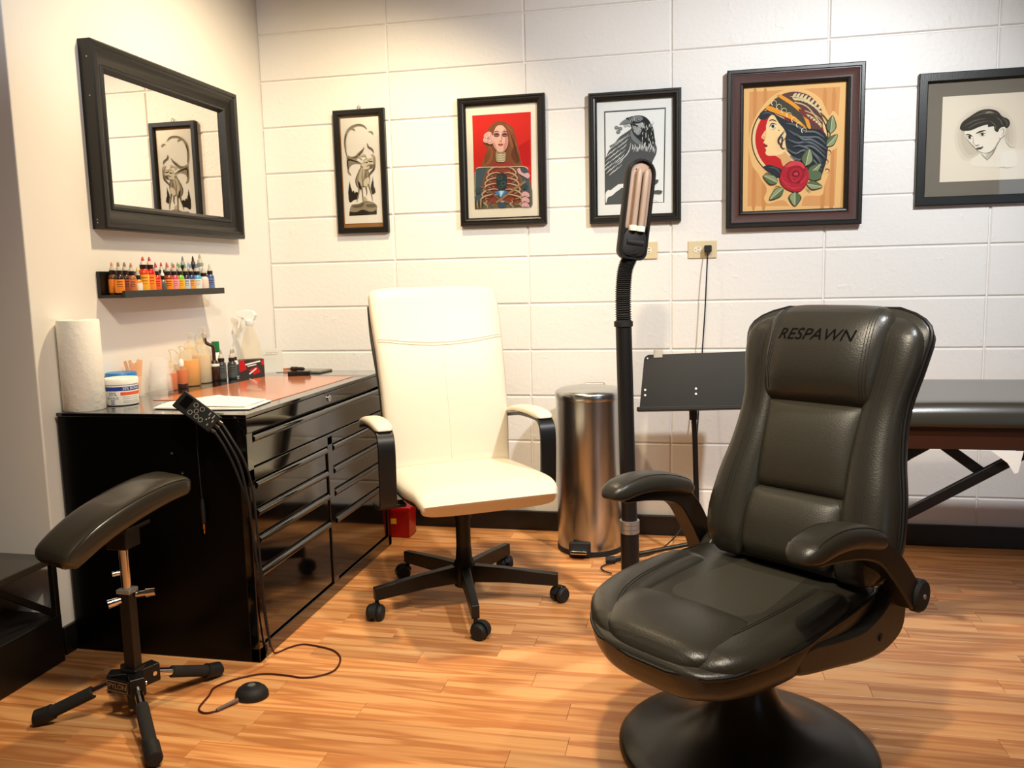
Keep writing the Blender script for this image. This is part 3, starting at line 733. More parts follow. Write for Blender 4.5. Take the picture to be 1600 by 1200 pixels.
for k in range(8):
    x = 495+k*24; y = 285+k*k*1.6
    A.poly([(x,y),(x+12,y-22),(x+30,y-26),(x+18,y-4)], (214, 196, 150)); A.poly([(x,y+4),(x+16,y+20),(x+34,y+18),(x+16,y+4)], (214, 196, 150))
A.line([(510,318),(600,350),(695,470)], 8, (200, 180, 132), False); A.line([(590,395),(640,420),(692,480)], 6, (200,180,132), False); A.line([(580,372),(650,400),(695,440)], 6, (200,180,132), False)
for k in range(5): A.oval((605+k*18, 405+k*13), 8, 6, (220, 202, 156))
# leaves
def leaf(p, q, w, c=(92, 108, 76), c2=(142, 152, 112)):
    p = Vector(p); q = Vector(q); d = q-p; nn = Vector((-d.y, d.x)).normalized()
    A.poly([tuple(p), tuple(p+d*.3+nn*w), tuple(p+d*.65+nn*w*.8), tuple(q), tuple(p+d*.65-nn*w*.8), tuple(p+d*.3-nn*w)], (52, 58, 42))
    A.poly([tuple(p+d*.04), tuple(p+d*.3+nn*w*.85), tuple(p+d*.65+nn*w*.66), tuple(q-d*.04), tuple(p+d*.65-nn*w*.66), tuple(p+d*.3-nn*w*.85)], c)
    A.poly([tuple(p+d*.06), tuple(p+d*.3+nn*w*.8), tuple(p+d*.65+nn*w*.6), tuple(q-d*.06)], c2); A.line([tuple(p), tuple(q-d*.06)], 4, (196, 196, 160), False)
A.line([(700,395),(740,450),(752,520),(730,600)], 6, (70, 66, 44), False)
leaf((752,515),(764,400), 34); leaf((728,600),(800,522), 28); leaf((590,730),(615,615), 40); leaf((605,790),(695,712), 32); leaf((600,850),(705,865), 30); leaf((520,905),(520,998), 42); leaf((440,880),(345,962), 30); leaf((400,845),(300,800), 34)
A.poly([(600,800),(640,760),(690,770),(690,810),(640,825)], (92,108,76))
# rose
RC, RD1, RD2, RL = (176, 34, 48), (120, 18, 34), (150, 26, 42), (206, 66, 74)
A.poly([(415,800),(440,740),(490,702),(550,704),(590,735),(612,790),(600,850),(560,895),(510,905),(450,880),(420,845)], RD1)
for pts, c in (([(418,800),(440,745),(480,730),(470,790),(490,850),(450,875),(422,840)], RC), ([(595,740),(612,790),(600,845),(560,880),(555,830),(580,780)], RC), ([(440,870),(480,830),(540,850),(590,830),(570,885),(515,902)], RC), ([(450,740),(500,702),(560,708),(585,750),(540,735),(490,740)], RL), ([(462,800),(480,745),(540,730),(580,760),(575,810),(530,845),(485,840)], RD2), ([(480,790),(500,752),(545,748),(565,780),(548,815),(505,820)], RC), ([(495,790),(515,762),(545,768),(548,795),(522,808)], RD1), ([(505,788),(522,772),(538,780),(532,796)], RL)):
    A.poly(pts, c)
for pts in (((425,800),(445,840),(490,858)), ((445,850),(500,880),(560,870)), ((600,790),(575,830),(545,850)), ((470,735),(520,715),(570,730)), ((485,800),(510,835),(555,815))): A.line(pts, 6, RL)
A.line(ringpts(522,786, 12, 11, 0, 330, 12), 4, RD1)
A.line([(440,880),(415,865),(385,870),(375,890)], 6, (210, 168, 60)); A.line([(590,875),(610,890),(628,905)], 5, (92,108,76)); 
A.build('lady_print', t, (.066, -.0112, .066))

# 5 -- pencil portrait
t = picture('black frame with grey mount and a pencil portrait of a short-haired woman, at the right', 2.768, 1.373, .560, .500, P_FLAT, M['frame_black'], .010, (118, 110, 98), frame_in=.034)
pw, ph = .316, .322
obj('sheet', MB().box2((.089, -.0078, .089), (.089+pw, -.006, .089+ph)), am((226, 214, 194)), t, smooth=False)
A = Art(pw, ph, (262, 276), (840, 242), (228, 965))
C0, C1, C2, C3, C4 = (58, 54, 46), (96, 90, 78), (150, 142, 126), (196, 184, 164), (234, 224, 206)
for k, c in ((1.0, (218, 206, 186)), (.9, (208, 196, 176)), (.78, (198, 186, 166))):
    A.poly([(530+(x-530)*k, 570+(y-570)*k) for x, y in ((330,600),(360,480),(430,395),(540,350),(640,380),(710,470),(730,570),(720,670),(650,660),(560,700),(480,760),(400,790),(350,720))], c)
A.poly([(400,580),(405,545),(470,520),(540,500),(600,520),(640,560),(630,610),(610,640),(590,690),(555,722),(520,726),(480,708),(455,670),(430,640),(410,610)], C4)
A.poly([(575,700),(606,660),(604,690),(575,750),(542,780),(530,750),(556,722)], C3); A.poly([(430,790),(480,745),(500,725),(520,745),(540,785),(575,740),(610,660),(650,600),(690,680),(725,720),(720,830),(560,840),(450,830)], (230,220,202))
A.line([(540,785),(575,735),(605,660),(640,590)], 10, C2); A.line([(500,728),(522,760),(545,790)], 8, C2); A.line([(650,600),(668,650),(690,680),(720,680)], 6, C2)
A.poly([(368,525),(385,480),(440,430),(500,388),(560,378),(610,395),(640,435),(680,460),(688,500),(670,530),(650,520),(625,530),(610,560),(590,545),(585,515),(550,520),(545,500),(490,520),(440,545),(400,550),(378,545)], C0)
for pts in (((400,510),(460,470),(540,450)), ((420,530),(480,490),(560,470)), ((450,440),(520,410),(590,420)), ((500,400),(560,395),(610,420)), ((600,440),(630,470),(640,510)), ((560,470),(590,500),(600,540)), ((640,450),(668,480),(668,515))): A.line(pts, 9, C1)
A.line([(530,410),(560,402),(585,408)], 10, C2)
A.poly([(618,560),(630,528),(655,520),(660,550),(648,590),(625,615),(612,600)], C4); A.line([(628,545),(646,535),(648,565),(632,590)], 6, C2); A.line([(614,606),(632,612),(652,580)], 5, C1)
A.line([(402,582),(425,580),(448,594)], 11, C0); A.line([(470,572),(500,556),(535,546)], 13, C0)
for x, y in ((430,603),(512,580)): A.poly([(x-22,y),(x,y-10),(x+22,y-4),(x+4,y+8)], (244,236,220)); A.oval((x,y-1), 9, 9, C0); A.line([(x-24,y-1),(x,y-12),(x+24,y-6)], 6, C0); A.line([(x-18,y+8),(x+4,y+10),(x+20,y+3)], 3, C2)
A.line([(455,600),(452,640),(462,662)], 6, C3); A.line([(462,664),(476,668),(490,658)], 6, C1)
A.poly([(468,690),(485,682),(500,680),(516,674),(508,692),(488,700),(474,698)], C1); A.line([(470,690),(490,689),(514,676)], 4, C0)
A.line([(410,612),(432,645),(455,675),(482,710),(520,727)], 4, C2); A.line([(520,728),(556,722),(592,690),(608,645)], 7, C2)
A.line([(610,848),(640,838),(660,846),(710,838)], 2.5, C2)
A.build('portrait_print', t, (.089, -.0080, .089))

# ------------------------------------------------------------------ wall outlets
def outlet(x, z, label):
    t = thing('wall_outlet', label, 'outlet', (x, -.001, z), 0, 'outlets under the pictures')
    obj('cover_plate', MB().box2((0, -.006, 0), (.117, 0, .072)), M['plate'], t, bevel=.003)
    for cx in (.039, .078):
        so = MB(); n = 20
        so.prism([(.0155*math.cos(2*PI*i/n), max(-.0125, min(.0125, .0165*math.sin(2*PI*i/n)))) for i in range(n)], (cx, -.006, .036), (1,0,0), (0,0,1), (0,-.002,0))
        s_ = obj('socket', so, M['plate2'], t, smooth=False)
        sl = MB()
        for dz in (-.006, .006): sl.box2((cx-.001, -.0084, .036+dz-.0012), (cx+.008, -.0078, .036+dz+.0012))
        sl.lathe([(.0022, 0), (.0022, .0006)], (cx-.008, -.0079, .036), 8, True, (0,-1,0))
        obj('slot', sl, M['black'], s_, smooth=False)
    obj('screw', MB().lathe([(.003, 0), (.003, .0012), (.001, .0016)], (.0585, -.006, .036), 10, True, (0,-1,0)), M['plate2'], t)
    return t
outlet(1.656, 1.197, 'almond wall outlet partly hidden behind the lamp head, nothing plugged in')
outlet(1.8985, 1.194, 'almond wall outlet with a black plug in its right socket')
pl = thing('extension_cord', 'thin black cord plugged into the outlet and dropping behind the stand', 'cord', (1.978, -.009, 1.232))
obj('plug', MB().box2((-.014, -.034, -.014), (.016, 0, .014)), M['rubber'], pl, bevel=.004)
pth = catmull([(0,-.03,-.012),(-.004,-.045,-.10),(-.010,-.05,-.25),(-.020,-.05,-.42),(-.03,-.06,-.60),(-.045,-.10,-.85),(-.055,-.14,-1.0),(-.10,-.18,-1.14),(-.20,-.26,-1.222),(-.32,-.36,-1.225),(-.40,-.45,-1.225),(-.395,-.50,-1.225),(-.36,-.53,-1.225)], 8)
obj('cord', MB().tube(pth, .0028, 8), M['rubber'], pl)
# ------------------------------------------------------------------ white office chair
ch = thing('office_chair', 'white leather high-back office chair on a black five-star base', 'chair', (1.127, -.857, 0), R(31))
bs = MB(); bs.lathe([(.036, .055), (.040, .07), (.040, .135), (.030, .15), (.026, .20)], (0,0,0), 20)
hub = obj('base_hub', bs, M['black'], ch)
for k in range(5):
    a = R(75-31+72*k); d = Vector((math.cos(a), math.sin(a), 0)); nn = Vector((-d.y, d.x, 0))
    lg = MB(); rings = []
    for r, zt, hh, w in ((.03, .132, .062, .017), (.15, .124, .052, .0145), (.333, .108, .044, .013)):
        c = d*r
        rings.append([c+nn*w+Vector((0,0,zt-hh)), c+nn*w+Vector((0,0,zt)), c-nn*w+Vector((0,0,zt)), c-nn*w+Vector((0,0,zt-hh))])
    lg.loft(rings)
    leg = obj('base_leg', lg, M['black'], ch, bevel=.003)
    ca = MB(); c = d*.325; t_ = (d*.6+nn*.8).normalized(); ax = Vector((-t_.y, t_.x, 0)); w0 = c + t_*.018 + Vector((0,0,.0275))
    for sg in (-1, 1): ca.lathe([(.004, -.011), (.022, -.011), (.0265, -.006), (.0275, 0), (.0265, .006), (.022, .011), (.004, .011)], w0+ax*.016*sg, 20, True, ax)
    obj('caster_wheel', ca, M['rubber'], leg)
    hd = MB(); n = 9
    rings = []
    for q in range(n):
        b = PI*(-.08+1.0*q/(n-1)); rad = Vector((t_.x*math.cos(b), t_.y*math.cos(b), math.sin(b)))
        rings.append([w0+rad*.029-ax*.009, w0+rad*.032-ax*.009, w0+rad*.032+ax*.009, w0+rad*.029+ax*.009])
    hd.loft(rings); hd.cyl(c+Vector((0,0,.035)), c+Vector((0,0,.07)), .007)
    obj('caster_hood', hd, M['rubber'], leg)
gl = MB(); gl.cyl((0,0,.15), (0,0,.385), .026, n=20); gl.cyl((0,0,.30), (0,0,.40), .030, n=20)
obj('gas_lift', gl, M['black'], ch)
me_ = MB(); me_.box((0, -.02, .398), (.16, .26, .03)); me_.box((0, .05, .405), (.26, .05, .03)); me_.cyl((.07,-.08,.395), (.30,-.10,.385), .006)
obj('tilt_mechanism', me_, M['black'], ch, bevel=.004)
# one continuous dark shell behind seat and back
shell = Pillow([(-.280,.424,.222,.004,.012), (-.295,.442,.228,.004,.012), (-.22,.440,.240,.004,.012), (-.05,.428,.240,.004,.012), (.10,.425,.226,.004,.012), (.175,.47,.222,.004,.014), (.205,.58,.232,.004,.016), (.235,.75,.238,.004,.018), (.285,.92,.250,.004,.018), (.345,1.045,.246,.004,.014)],
               m=34, n=28, e=6, r0=.01, r1=.01, c0=.02, c1=.03)
obj('seat_shell', shell.build(MB()), M['leather2'], ch, angle=50)
seat = Pillow([(-.295,.424,.212,.022,.010), (-.330,.440,.226,.032,.012), (-.29,.456,.236,.036,.012), (-.20,.450,.246,.042,.010), (-.05,.442,.246,.042,.010), (.08,.438,.236,.040,.010), (.15,.444,.226,.030,.008)], m=34, n=36, e=4.2, r0=.02, r1=.03, c0=.05, c1=.03)
so_ = obj('seat_cushion', seat.build(MB()), M['white_leather'], ch, angle=60)
back = Pillow([(.128,.452,.222,.020,.010), (.158,.50,.226,.040,.012), (.178,.60,.232,.048,.012), (.205,.74,.236,.046,.012), (.238,.865,.240,.040,.012), (.262,.925,.243,.040,.012), (.298,1.01,.246,.040,.014), (.330,1.072,.244,.036,.016), (.362,1.092,.240,.026,.016)],
              m=40, n=36, e=4.5, r0=.02, r1=.045, c0=.01, c1=.085)
bo = obj('back_cushion', back.build(MB()), M['white_leather'], ch, angle=60)
# seams: headrest welt (dips in the middle), centre line, top edge welt
def dz(target):
    lo, hi = 0, back.T
    for _ in range(40):
        mid = (lo+hi)/2
        if back.at(mid)[0][1] < target: lo = mid
        else: hi = mid
    return lo
sm = MB()
for off in (0, .008):
    sm.tube([back.front(dz(.905+off-.022*(1-(x/.232)**2)), x, .0006) for x in [(-.232+.464*i/24) for i in range(25)]], .0022, 6)
obj('headrest_seam', sm, M['white_leather'], bo)
sm = MB(); sm.tube([back.front(dz(.885)*(1-t)+back.r0*1.2*t, .0, .0003) for t in [i/16 for i in range(17)]], .0014, 6)
obj('centre_seam', sm, M['white_leather'], bo)
for sg in (-1, 1):
    # bent flat-steel arm with a white pad
    X = -.292 if sg < 0 else .256; P = catmull([(.18,.624),(.04,.648),(-.12,.655),(-.165,.643),(-.182,.600),(-.180,.50),(-.172,.425),(-.15,.408),(-.10,.403)], 8); rings = []
    for i, (y, z) in enumerate(P):
        a = P[max(0, i-1)]; b = P[min(len(P)-1, i+1)]; ty, tz = b[0]-a[0], b[1]-a[1]; l = math.hypot(ty, tz); ny, nz = -tz/l*.006, ty/l*.006
        rings.append([Vector((X-.028, y+ny, z+nz)), Vector((X+.028, y+ny, z+nz)), Vector((X+.028, y-ny, z-nz)), Vector((X-.028, y-ny, z-nz))])
    ab = MB(); ab.loft(rings); ab.box((X*.93, -.09, .400), (.10, .06, .012))
    ar = obj('armrest', ab, M['black'], ch, bevel=.003)
    pd = Pillow([(-.165,.660,.030,.018,.003,X), (-.05,.664,.034,.020,.003,X), (.09,.654,.034,.018,.003,X), (.185,.634,.030,.014,.003,X)], m=16, n=22, e=3, r0=.03, r1=.03, c0=.014, c1=.014)
    plabel(obj('arm_pad', pd.build(MB()), M['white_leather'], ar, angle=60), 'white padded arm top')

# ------------------------------------------------------------------ black gaming recliner
gc = thing('gaming_chair', 'black leather gaming recliner on a round pedestal in the foreground', 'chair', (2.04, -1.67, 0), R(-37))
pb = MB(); pb.lathe([(.296, 0), (.301, .004), (.301, .012), (.292, .020), (.25, .028), (.20, .040), (.15, .060), (.11, .088), (.082, .122), (.066, .16), (.058, .20), (.054, .24)], (0,0,0), 64)
obj('pedestal', pb, M['pedestal'], gc, angle=50)
pc = MB(); pc.cyl((0,0,.23), (0,0,.315), .040, n=24); pc.cyl((0,0,.26), (0,0,.275), .052, n=24)
obj('swivel_post', pc, M['black'], gc)
SX = .005
sh = Pillow([(-.462,.392,.075,.018,.035,.085), (-.445,.394,.125,.018,.055,.074), (-.40,.398,.178,.020,.075,.058), (-.35,.403,.206,.022,.092,.044), (-.31,.404,.226,.022,.100,.030), (-.22,.404,.250,.020,.108,.014), (-.12,.404,.256,.018,.108,.0), (.03,.408,.25,.018,.100,0), (.18,.414,.235,.02,.07,0)], m=34, n=40, e=3.0, r0=.02, r1=.05, c0=.03, c1=.05)
obj('seat_shell', sh.build(MB()), M['leather'], gc, angle=60)
pip = MB()
pp = []
for d in [sh.T*(1-i/30) for i in range(31)]:
    p, nn, w, tf, tb = sh.at(d); pp.append((Vector((p[5]-w*1.003, p[0], p[1]+.004)), Vector((p[5]+w*1.003, p[0], p[1]+.004))))
qq = [b for a, b in pp[::-1]]; pp = [a for a, b in pp]
pip.tube(pp+qq, .0045, 8)
obj('piping', pip, M['piping'], gc)
# seat top: side bolsters, front roll, sunken rear panel
fr_ = Pillow([(-.452,.396,.085,.028,.006,.078), (-.42,.406,.125,.034,.006,.066), (-.35,.414,.155,.038,.006,.046), (-.27,.416,.162,.034,.006,.030), (-.215,.412,.158,.020,.006,.022)], m=24, n=30, e=3.2, r0=.05, r1=.03, c0=.05, c1=.01)
obj('seat_front_cushion', fr_.build(MB()), M['leather'], gc, angle=60)
rp_ = Pillow([(-.235,.408,.155,.016,.006,.024), (-.10,.406,.150,.018,.006,.012), (.05,.408,.145,.020,.006,.01), (.16,.414,.14,.02,.006,.01)], m=16, n=28, e=3.4, r0=.02, r1=.02, c0=.0, c1=.01)
obj('seat_panel', rp_.build(MB()), M['leather2'], gc, angle=60)
for sg in (-1, 1):
    b_ = Pillow([(-.438,.396,.040,.022,.01,.072+sg*.085), (-.40,.402,.055,.032,.01,.058+sg*.122), (-.32,.404,.064,.038,.01,.034+sg*.164), (-.20,.400,.062,.040,.01,.010+sg*.188), (-.06,.402,.058,.040,.01,.002+sg*.194), (.06,.408,.050,.036,.01,sg*.188)], m=26, n=24, e=2.6, r0=.06, r1=.06, c0=.03, c1=.02)
    bo_ = obj('seat_bolster', b_.build(MB()), M['leather'], gc, angle=60)
    st = MB()
    for off in (.0, .007): st.tube([b_.front(b_.T*(.12+.78*i/20), b_.at(b_.T*(.12+.78*i/20))[0][5]-sg*(.024-off), .0004) for i in range(21)], .0009, 5)
    obj('stitching', st, M['stitch'], bo_)
# backrest, its own small turn and shift
BX = .050
spine = [(.085,.44), (.125,.52), (.160,.62), (.190,.72), (.220,.82), (.250,.92), (.280,1.0), (.318,1.045)]
hw = [.215, .240, .232, .212, .206, .224, .232, .205]
bk = Pillow([(y+.01, z, w, .018, .075, BX) for (y, z), w in zip(spine, hw)], m=36, n=40, e=3.4, r0=.05, r1=.09, c0=.04, c1=.125)
bko = obj('back_shell', bk.build(MB()), M['leather'], gc, angle=60)
pip = MB(); L_, R_ = [], []
for i in range(41):
    d = bk.T*(.02+.965*i/40); p, nn, w, tf, tb = bk.at(d)
    for lst, sg in ((L_, -1), (R_, 1)): lst.append(Vector((p[5]+sg*w*1.0, p[0]+nn[0]*.004, p[1]+nn[1]*.004)))
pip.tube(L_+R_[::-1], .005, 8)
obj('piping', pip, M['piping'], bko)
for sg in (-1, 1):
    bsp = spine[:6]+[(.276,.985),(.296,1.022)]
    w_ = [.052, .062, .060, .052, .046, .050, .050, .040]
    c_ = [.160, .174, .168, .156, .156, .170, .168, .146]
    t_ = [.040, .058, .058, .046, .034, .034, .034, .02]
    b_ = Pillow([(y, z, a, t, .02, BX+sg*c) for (y, z), a, t, c in zip(bsp, w_, t_, c_)], m=36, n=26, e=2.7, r0=.06, r1=.07, c0=.03, c1=.03)
    bo_ = obj('back_bolster', b_.build(MB()), M['leather'], gc, angle=60)
    st = MB()
    for off in (0, .009, .016): st.tube([b_.front(b_.T*(.05+.85*i/26), b_.at(b_.T*(.05+.85*i/26))[0][5]-sg*(.012-off), .0004) for i in range(27)], .0009, 5)
    obj('stitching', st, M['stitch'], bo_)
lum = Pillow([(.078,.455,.115,.032,.02,BX), (.112,.53,.122,.052,.02,BX), (.136,.585,.122,.048,.02,BX), (.146,.612,.120,.030,.02,BX)], m=20, n=30, e=3.2, r0=.03, r1=.03, c0=.02, c1=.0)
obj('lumbar_panel', lum.build(MB()), M['leather2'], gc, angle=60)
mid = Pillow([(.146,.608,.121,.026,.02,BX), (.172,.69,.118,.042,.02,BX), (.198,.765,.120,.044,.02,BX), (.216,.825,.126,.028,.02,BX)], m=20, n=30, e=3.4, r0=.03, r1=.03, c0=.0, c1=.0)
obj('back_panel', mid.build(MB()), M['leather2'], gc, angle=60)
hr = Pillow([(.212,.808,.132,.036,.02,BX), (.232,.862,.142,.066,.02,BX), (.256,.93,.150,.072,.02,BX), (.280,.995,.154,.060,.02,BX), (.314,1.045,.150,.034,.03,BX)], m=28, n=36, e=3.6, r0=.03, r1=.06, c0=.015, c1=.06)
hro = obj('headrest', hr.build(MB()), M['leather'], gc, angle=60)
for sg in (1, -1):
    st = MB()
    for off in (0, .006, .012): st.tube([hr.front(hr.T*(.10+.82*i/16), BX+sg*(.128-off-.004*(i/16)), .0003) for i in range(17)], .0009, 5)
    obj('stitching', st, M['stitch'], hro)

def text_mesh(body, size, res=6, shear=0.0, sx=1.0, bold=0.0):
    cu = bpy.data.curves.new('letters', 'FONT'); cu.body = body; cu.size = size; cu.resolution_u = res; cu.shear = shear
    cu.align_x = 'CENTER'; cu.align_y = 'CENTER'; cu.offset = bold
    o = bpy.data.objects.new('letters', cu); COL.objects.link(o)
    bpy.context.view_layer.update()
    me = bpy.data.meshes.new_from_object(o.evaluated_get(bpy.context.evaluated_depsgraph_get()))
    bpy.data.objects.remove(o); bpy.data.curves.remove(cu)
    vs = [Vector((v.co.x*sx, v.co.y, 0)) for v in me.vertices]; fs = [list(p.vertices) for p in me.polygons]
    bpy.data.meshes.remove(me)
    return vs, fs
vs, fs = text_mesh('RESPAWN', .038, shear=.25, sx=1.12)
d0 = hr.T*.625
tm = MB()
tm.add([hr.front(d0+v.y, BX-.008+v.x, .0012) for v in vs], fs)
obj('embroidered_lettering', tm, pm('embroidery_black', (9, 8, 8), 0.95, spec=0.1), hro, smooth=False)
# arms
for sg in (-1, 1):
    X = -.292 if sg < 0 else .272; Q = 0 if sg < 0 else -.095
    up = Pillow([(-.165+Q,.594,.030,.016,.018,X), (-.135+Q,.602,.039,.026,.022,X), (-.06+Q,.608,.042,.030,.022,X), (.02+Q,.600,.042,.030,.022,X), (.10+Q,.580,.040,.028,.022,X), (.155+Q,.560,.036,.022,.02,X)], m=24, n=26, e=2.7, r0=.05, r1=.04, c0=.022, c1=.015)
    pad = obj('arm_pad', up.build(MB()), M['leather'], gc, angle=60)
    st = MB()
    for q in (-1, 1): st.tube([up.front(up.T*(.1+.82*i/16), X+q*.030, .0004) for i in range(17)], .0009, 5)
    obj('stitching', st, M['stitch'], pad)
    P = catmull([(-.12+Q,.586),(-.04+Q,.582),(.06+Q*.9,.566),(.12+Q*.7,.540),(.165+Q*.45,.490),(.20+Q*.2,.435),(.222,.395)], 6); rings = []
    for i, (y, z) in enumerate(P):
        a = P[max(0, i-1)]; b = P[min(len(P)-1, i+1)]; ty, tz = b[0]-a[0], b[1]-a[1]; l = math.hypot(ty, tz)
        h = .010+.020*min(1, i/(len(P)*.6)); w = .026
        ny, nz = -tz/l*h, ty/l*h
        rings.append([Vector((X-w, y+ny, z+nz)), Vector((X+w, y+ny, z+nz)), Vector((X+w, y-ny, z-nz)), Vector((X-w, y-ny, z-nz))])
    am_ = MB(); am_.loft(rings)
    ao = obj('arm_bracket', am_, M['black'], gc, bevel=.008, seg=3)
    kn = MB(); kn.lathe([(.012, 0), (.034, 0), (.038, .005), (.038, .020), (.033, .026), (.012, .027)], (X+sg*.008, .232, .40), 28, True, (sg,0,0))
    obj('pivot_cap', kn, M['rubber'], ao)
    obj('pivot_screw', MB().lathe([(.006, 0), (.006, .002), (.003, .003)], (X+sg*.035, .232, .40), 12, True, (sg,0,0)), M['silver'], ao)
    # upholstered side wing joining seat and back
    out = catmull([(-.225,.362),(-.216,.391),(-.166,.398),(-.063,.380),(.033,.368),(.090,.374),(.147,.394),(.185,.43),(.225,.435),(.250,.38),(.236,.310),(.166,.283),(.069,.286),(-.06,.312),(-.2,.342)], 5, True)
    wg = MB(); wg.prism([(a, b) for a, b in out], (sg*.222, 0, 0), (0,1,0), (0,0,1), (sg*.040, 0, 0))
    wo_ = obj('side_wing', wg, M['leather'], gc, bevel=.014, seg=4)
    obj('wing_bolt', MB().lathe([(.009, 0), (.009, .003), (.005, .004)], (sg*.2615, .120, .325), 14, True, (sg,0,0)), M['black'], wo_)

# ------------------------------------------------------------------ steel pedal bin
cn = thing('pedal_bin', 'tall round brushed steel pedal bin against the block wall', 'trash can', (1.502, -.215, 0))
b_ = MB(); b_.lathe([(.130, 0), (.139, .004), (.139, .022)], (0,0,0), 64)
obj('base_ring', b_, M['rubber'], cn)
b_ = MB(); b_.lathe([(.1365, .020), (.1365, .640)], (0,0,0), 72)
obj('body', b_, M['steel'], cn, angle=30)
b_ = MB(); b_.lathe([(.1385, .636), (.1400, .642), (.1400, .660), (.136, .668), (.120, .676), (.06, .686), (.004, .689)], (0,0,0), 64)
ld = obj('lid', b_, M['steel'], cn, angle=50)
hg = MB(); hg.box((.01, .130, .670), (.085, .026, .024))
obj('hinge', hg, M['silver'], ld, bevel=.006)
pe = MB(); pe.box((-.028, -.141, .034), (.088, .020, .062)); 
pf = obj('pedal_housing', pe, M['rubber'], cn, bevel=.006)
pe = MB(); pe.box((-.028, -.166, .030), (.066, .042, .014), Matrix.Rotation(R(-12), 3, 'X'))
obj('pedal', pe, M['chrome'], pf, bevel=.004)

# ------------------------------------------------------------------ floor reading lamp
LX_, LY_ = 1.703, -.85
lp = thing('floor_lamp', 'black gooseneck floor lamp with an unlit twin-tube head', 'floor lamp', (LX_+.008, LY_, 0))
def L(x, z, y=0): return (x-LX_-.008, y, z)
b_ = MB(); b_.lathe([(.120, 0), (.124, .006), (.122, .020), (.10, .028), (.034, .034), (.032, .05)], (0,0,0), 40)
obj('base', b_, M['powder'], lp)
b_ = MB(); b_.tube([L(1.712,.03), L(1.7105,.16), L(1.709,.270)], .031, 24)
obj('lower_sleeve', b_, M['powder'], lp)
b_ = MB()
for z in (.275, .290, .305): b_.cyl(L(1.709, z-.006), L(1.709, z+.006), .0335, n=28)
b_.cyl(L(1.709,.268), L(1.7088,.312), .0315, n=28)
obj('silver_collar', b_, M['silver'], lp)
b_ = MB(); b_.tube([L(1.7088,.31), L(1.704,.48), L(1.699,.70), L(1.6935,.965)], .0265, 20)
obj('pole', b_, M['powder'], lp)
b_ = MB(); b_.lathe([(.026, -.010), (.031, -.008), (.031, .008), (.026, .010)], L(1.693,.974), 24)
obj('pole_ring', b_, M['rubber'], lp)
P = [Vector(q) for q in catmull([L(1.6935,.98), L(1.6925,1.04), L(1.694,1.10), L(1.700,1.15), L(1.713,1.185,-.002), L(1.724,1.214,-.006)], 64)]
dl = [0]
for a, b in zip(P, P[1:]): dl.append(dl[-1]+(b-a).length)
b_ = MB(); b_.tube(P, lambda t: .0245+.0022*math.sin(t*dl[-1]/.0055*2*PI), 18)
obj('gooseneck', b_, M['rubber'], lp)
# head frame: long axis u, facing f
hc0 = Vector(L(1.724, 1.236, -.012)); hc1 = Vector(L(1.755, 1.500, .0))
u = (hc1-hc0).normalized(); fdir = Vector((.52, -.84, -.12)); fdir = (fdir-u*fdir.dot(u)).normalized(); sd = u.cross(fdir).normalized()
def stad(w, l0, l1, n=12, in_=0.0):
    r = w-in_; pts = []
    for i in range(n+1):
        a = PI*i/n; pts.append((r*math.cos(a), l1-w+r*math.sin(a)))
    r2 = w*.55-in_*.5
    for i in range(n//2+1):
        a = PI/2*i/(n//2); pts.append((-r+r2-r2*math.cos(a), l0+in_+r2-r2*math.sin(a)))
    for i in range(n//2+1):
        a = PI/2*i/(n//2); pts.append((r-r2+r2*math.sin(a), l0+in_+r2-r2*math.cos(a)))
    return pts
def ring(pts, off): return [hc0+sd*x+u*y+fdir*off for x, y in pts]
HL = (hc1-hc0).length
mb = MB()
o0, o1, o2 = stad(.050, -.055, HL, in_=.014), stad(.050, -.055, HL), stad(.050, -.055, HL, in_=.008)
mb.loft([ring(o0, -.022), ring(stad(.050,-.055,HL,in_=.003), -.016), ring(o1, -.004), ring(o1, .014), ring(stad(.050,-.055,HL,in_=.002), .018), ring(o2, .018), ring(o2, .004)], caps=True)
hd = obj('lamp_head', mb, M['powder'], lp, angle=40)
mb = MB()
cv = stad(.0415, .040, HL-.010)
mb.loft([ring(cv, .0042), ring(stad(.0415, .040, HL-.010, in_=.006), .0075)])
plabel(obj('reflector', mb, M['reflector'], hd), 'dull pinkish beige reflector')
mb = MB(); mb.loft([ring(stad(.044, -.045, .052), .004), ring(stad(.044, -.045, .052, in_=.002), .016), ring(stad(.044, -.045, .052, in_=.008), .019)])
obj('socket_cover', mb, M['rubber'], hd)
for sx in (-.013, .013):
    mb = MB(); a = hc0+sd*sx+u*.050+fdir*.019
    mb.tube([a+u*q for q in (0, .1, HL-.095, HL-.086)], lambda t: .0098 if t < .95 else .006, 14)
    tb = obj('lamp_tube', mb, M['tube_lamp'], hd)
mb = MB()
for sx in (-.014, .014): mb.lathe([(.014, 0), (.0145, .004), (.0145, .014), (.013, .017)], hc0+sd*sx+u*.036+fdir*.019, 18, True, u)
obj('tube_base', mb, M['plate2'], hd)
mb = MB()
for x, y in ((.025, .22), (-.02, .23), (.024, .10), (.022, .085), (.026, .24)): mb.lathe([(.0022, 0), (.0022, .001)], hc0+sd*x+u*y+fdir*.0075, 8, True, fdir)
obj('rivet', mb, M['black'], hd)
mb = MB(); mb.tube([Vector(L(1.722,1.204,-.006)), hc0-u*.02+fdir*.004], .024, 18); mb.cyl(hc0-sd*.03+fdir*.012, hc0+sd*.03+fdir*.012, .012)
obj('head_joint', mb, M['rubber'], hd)

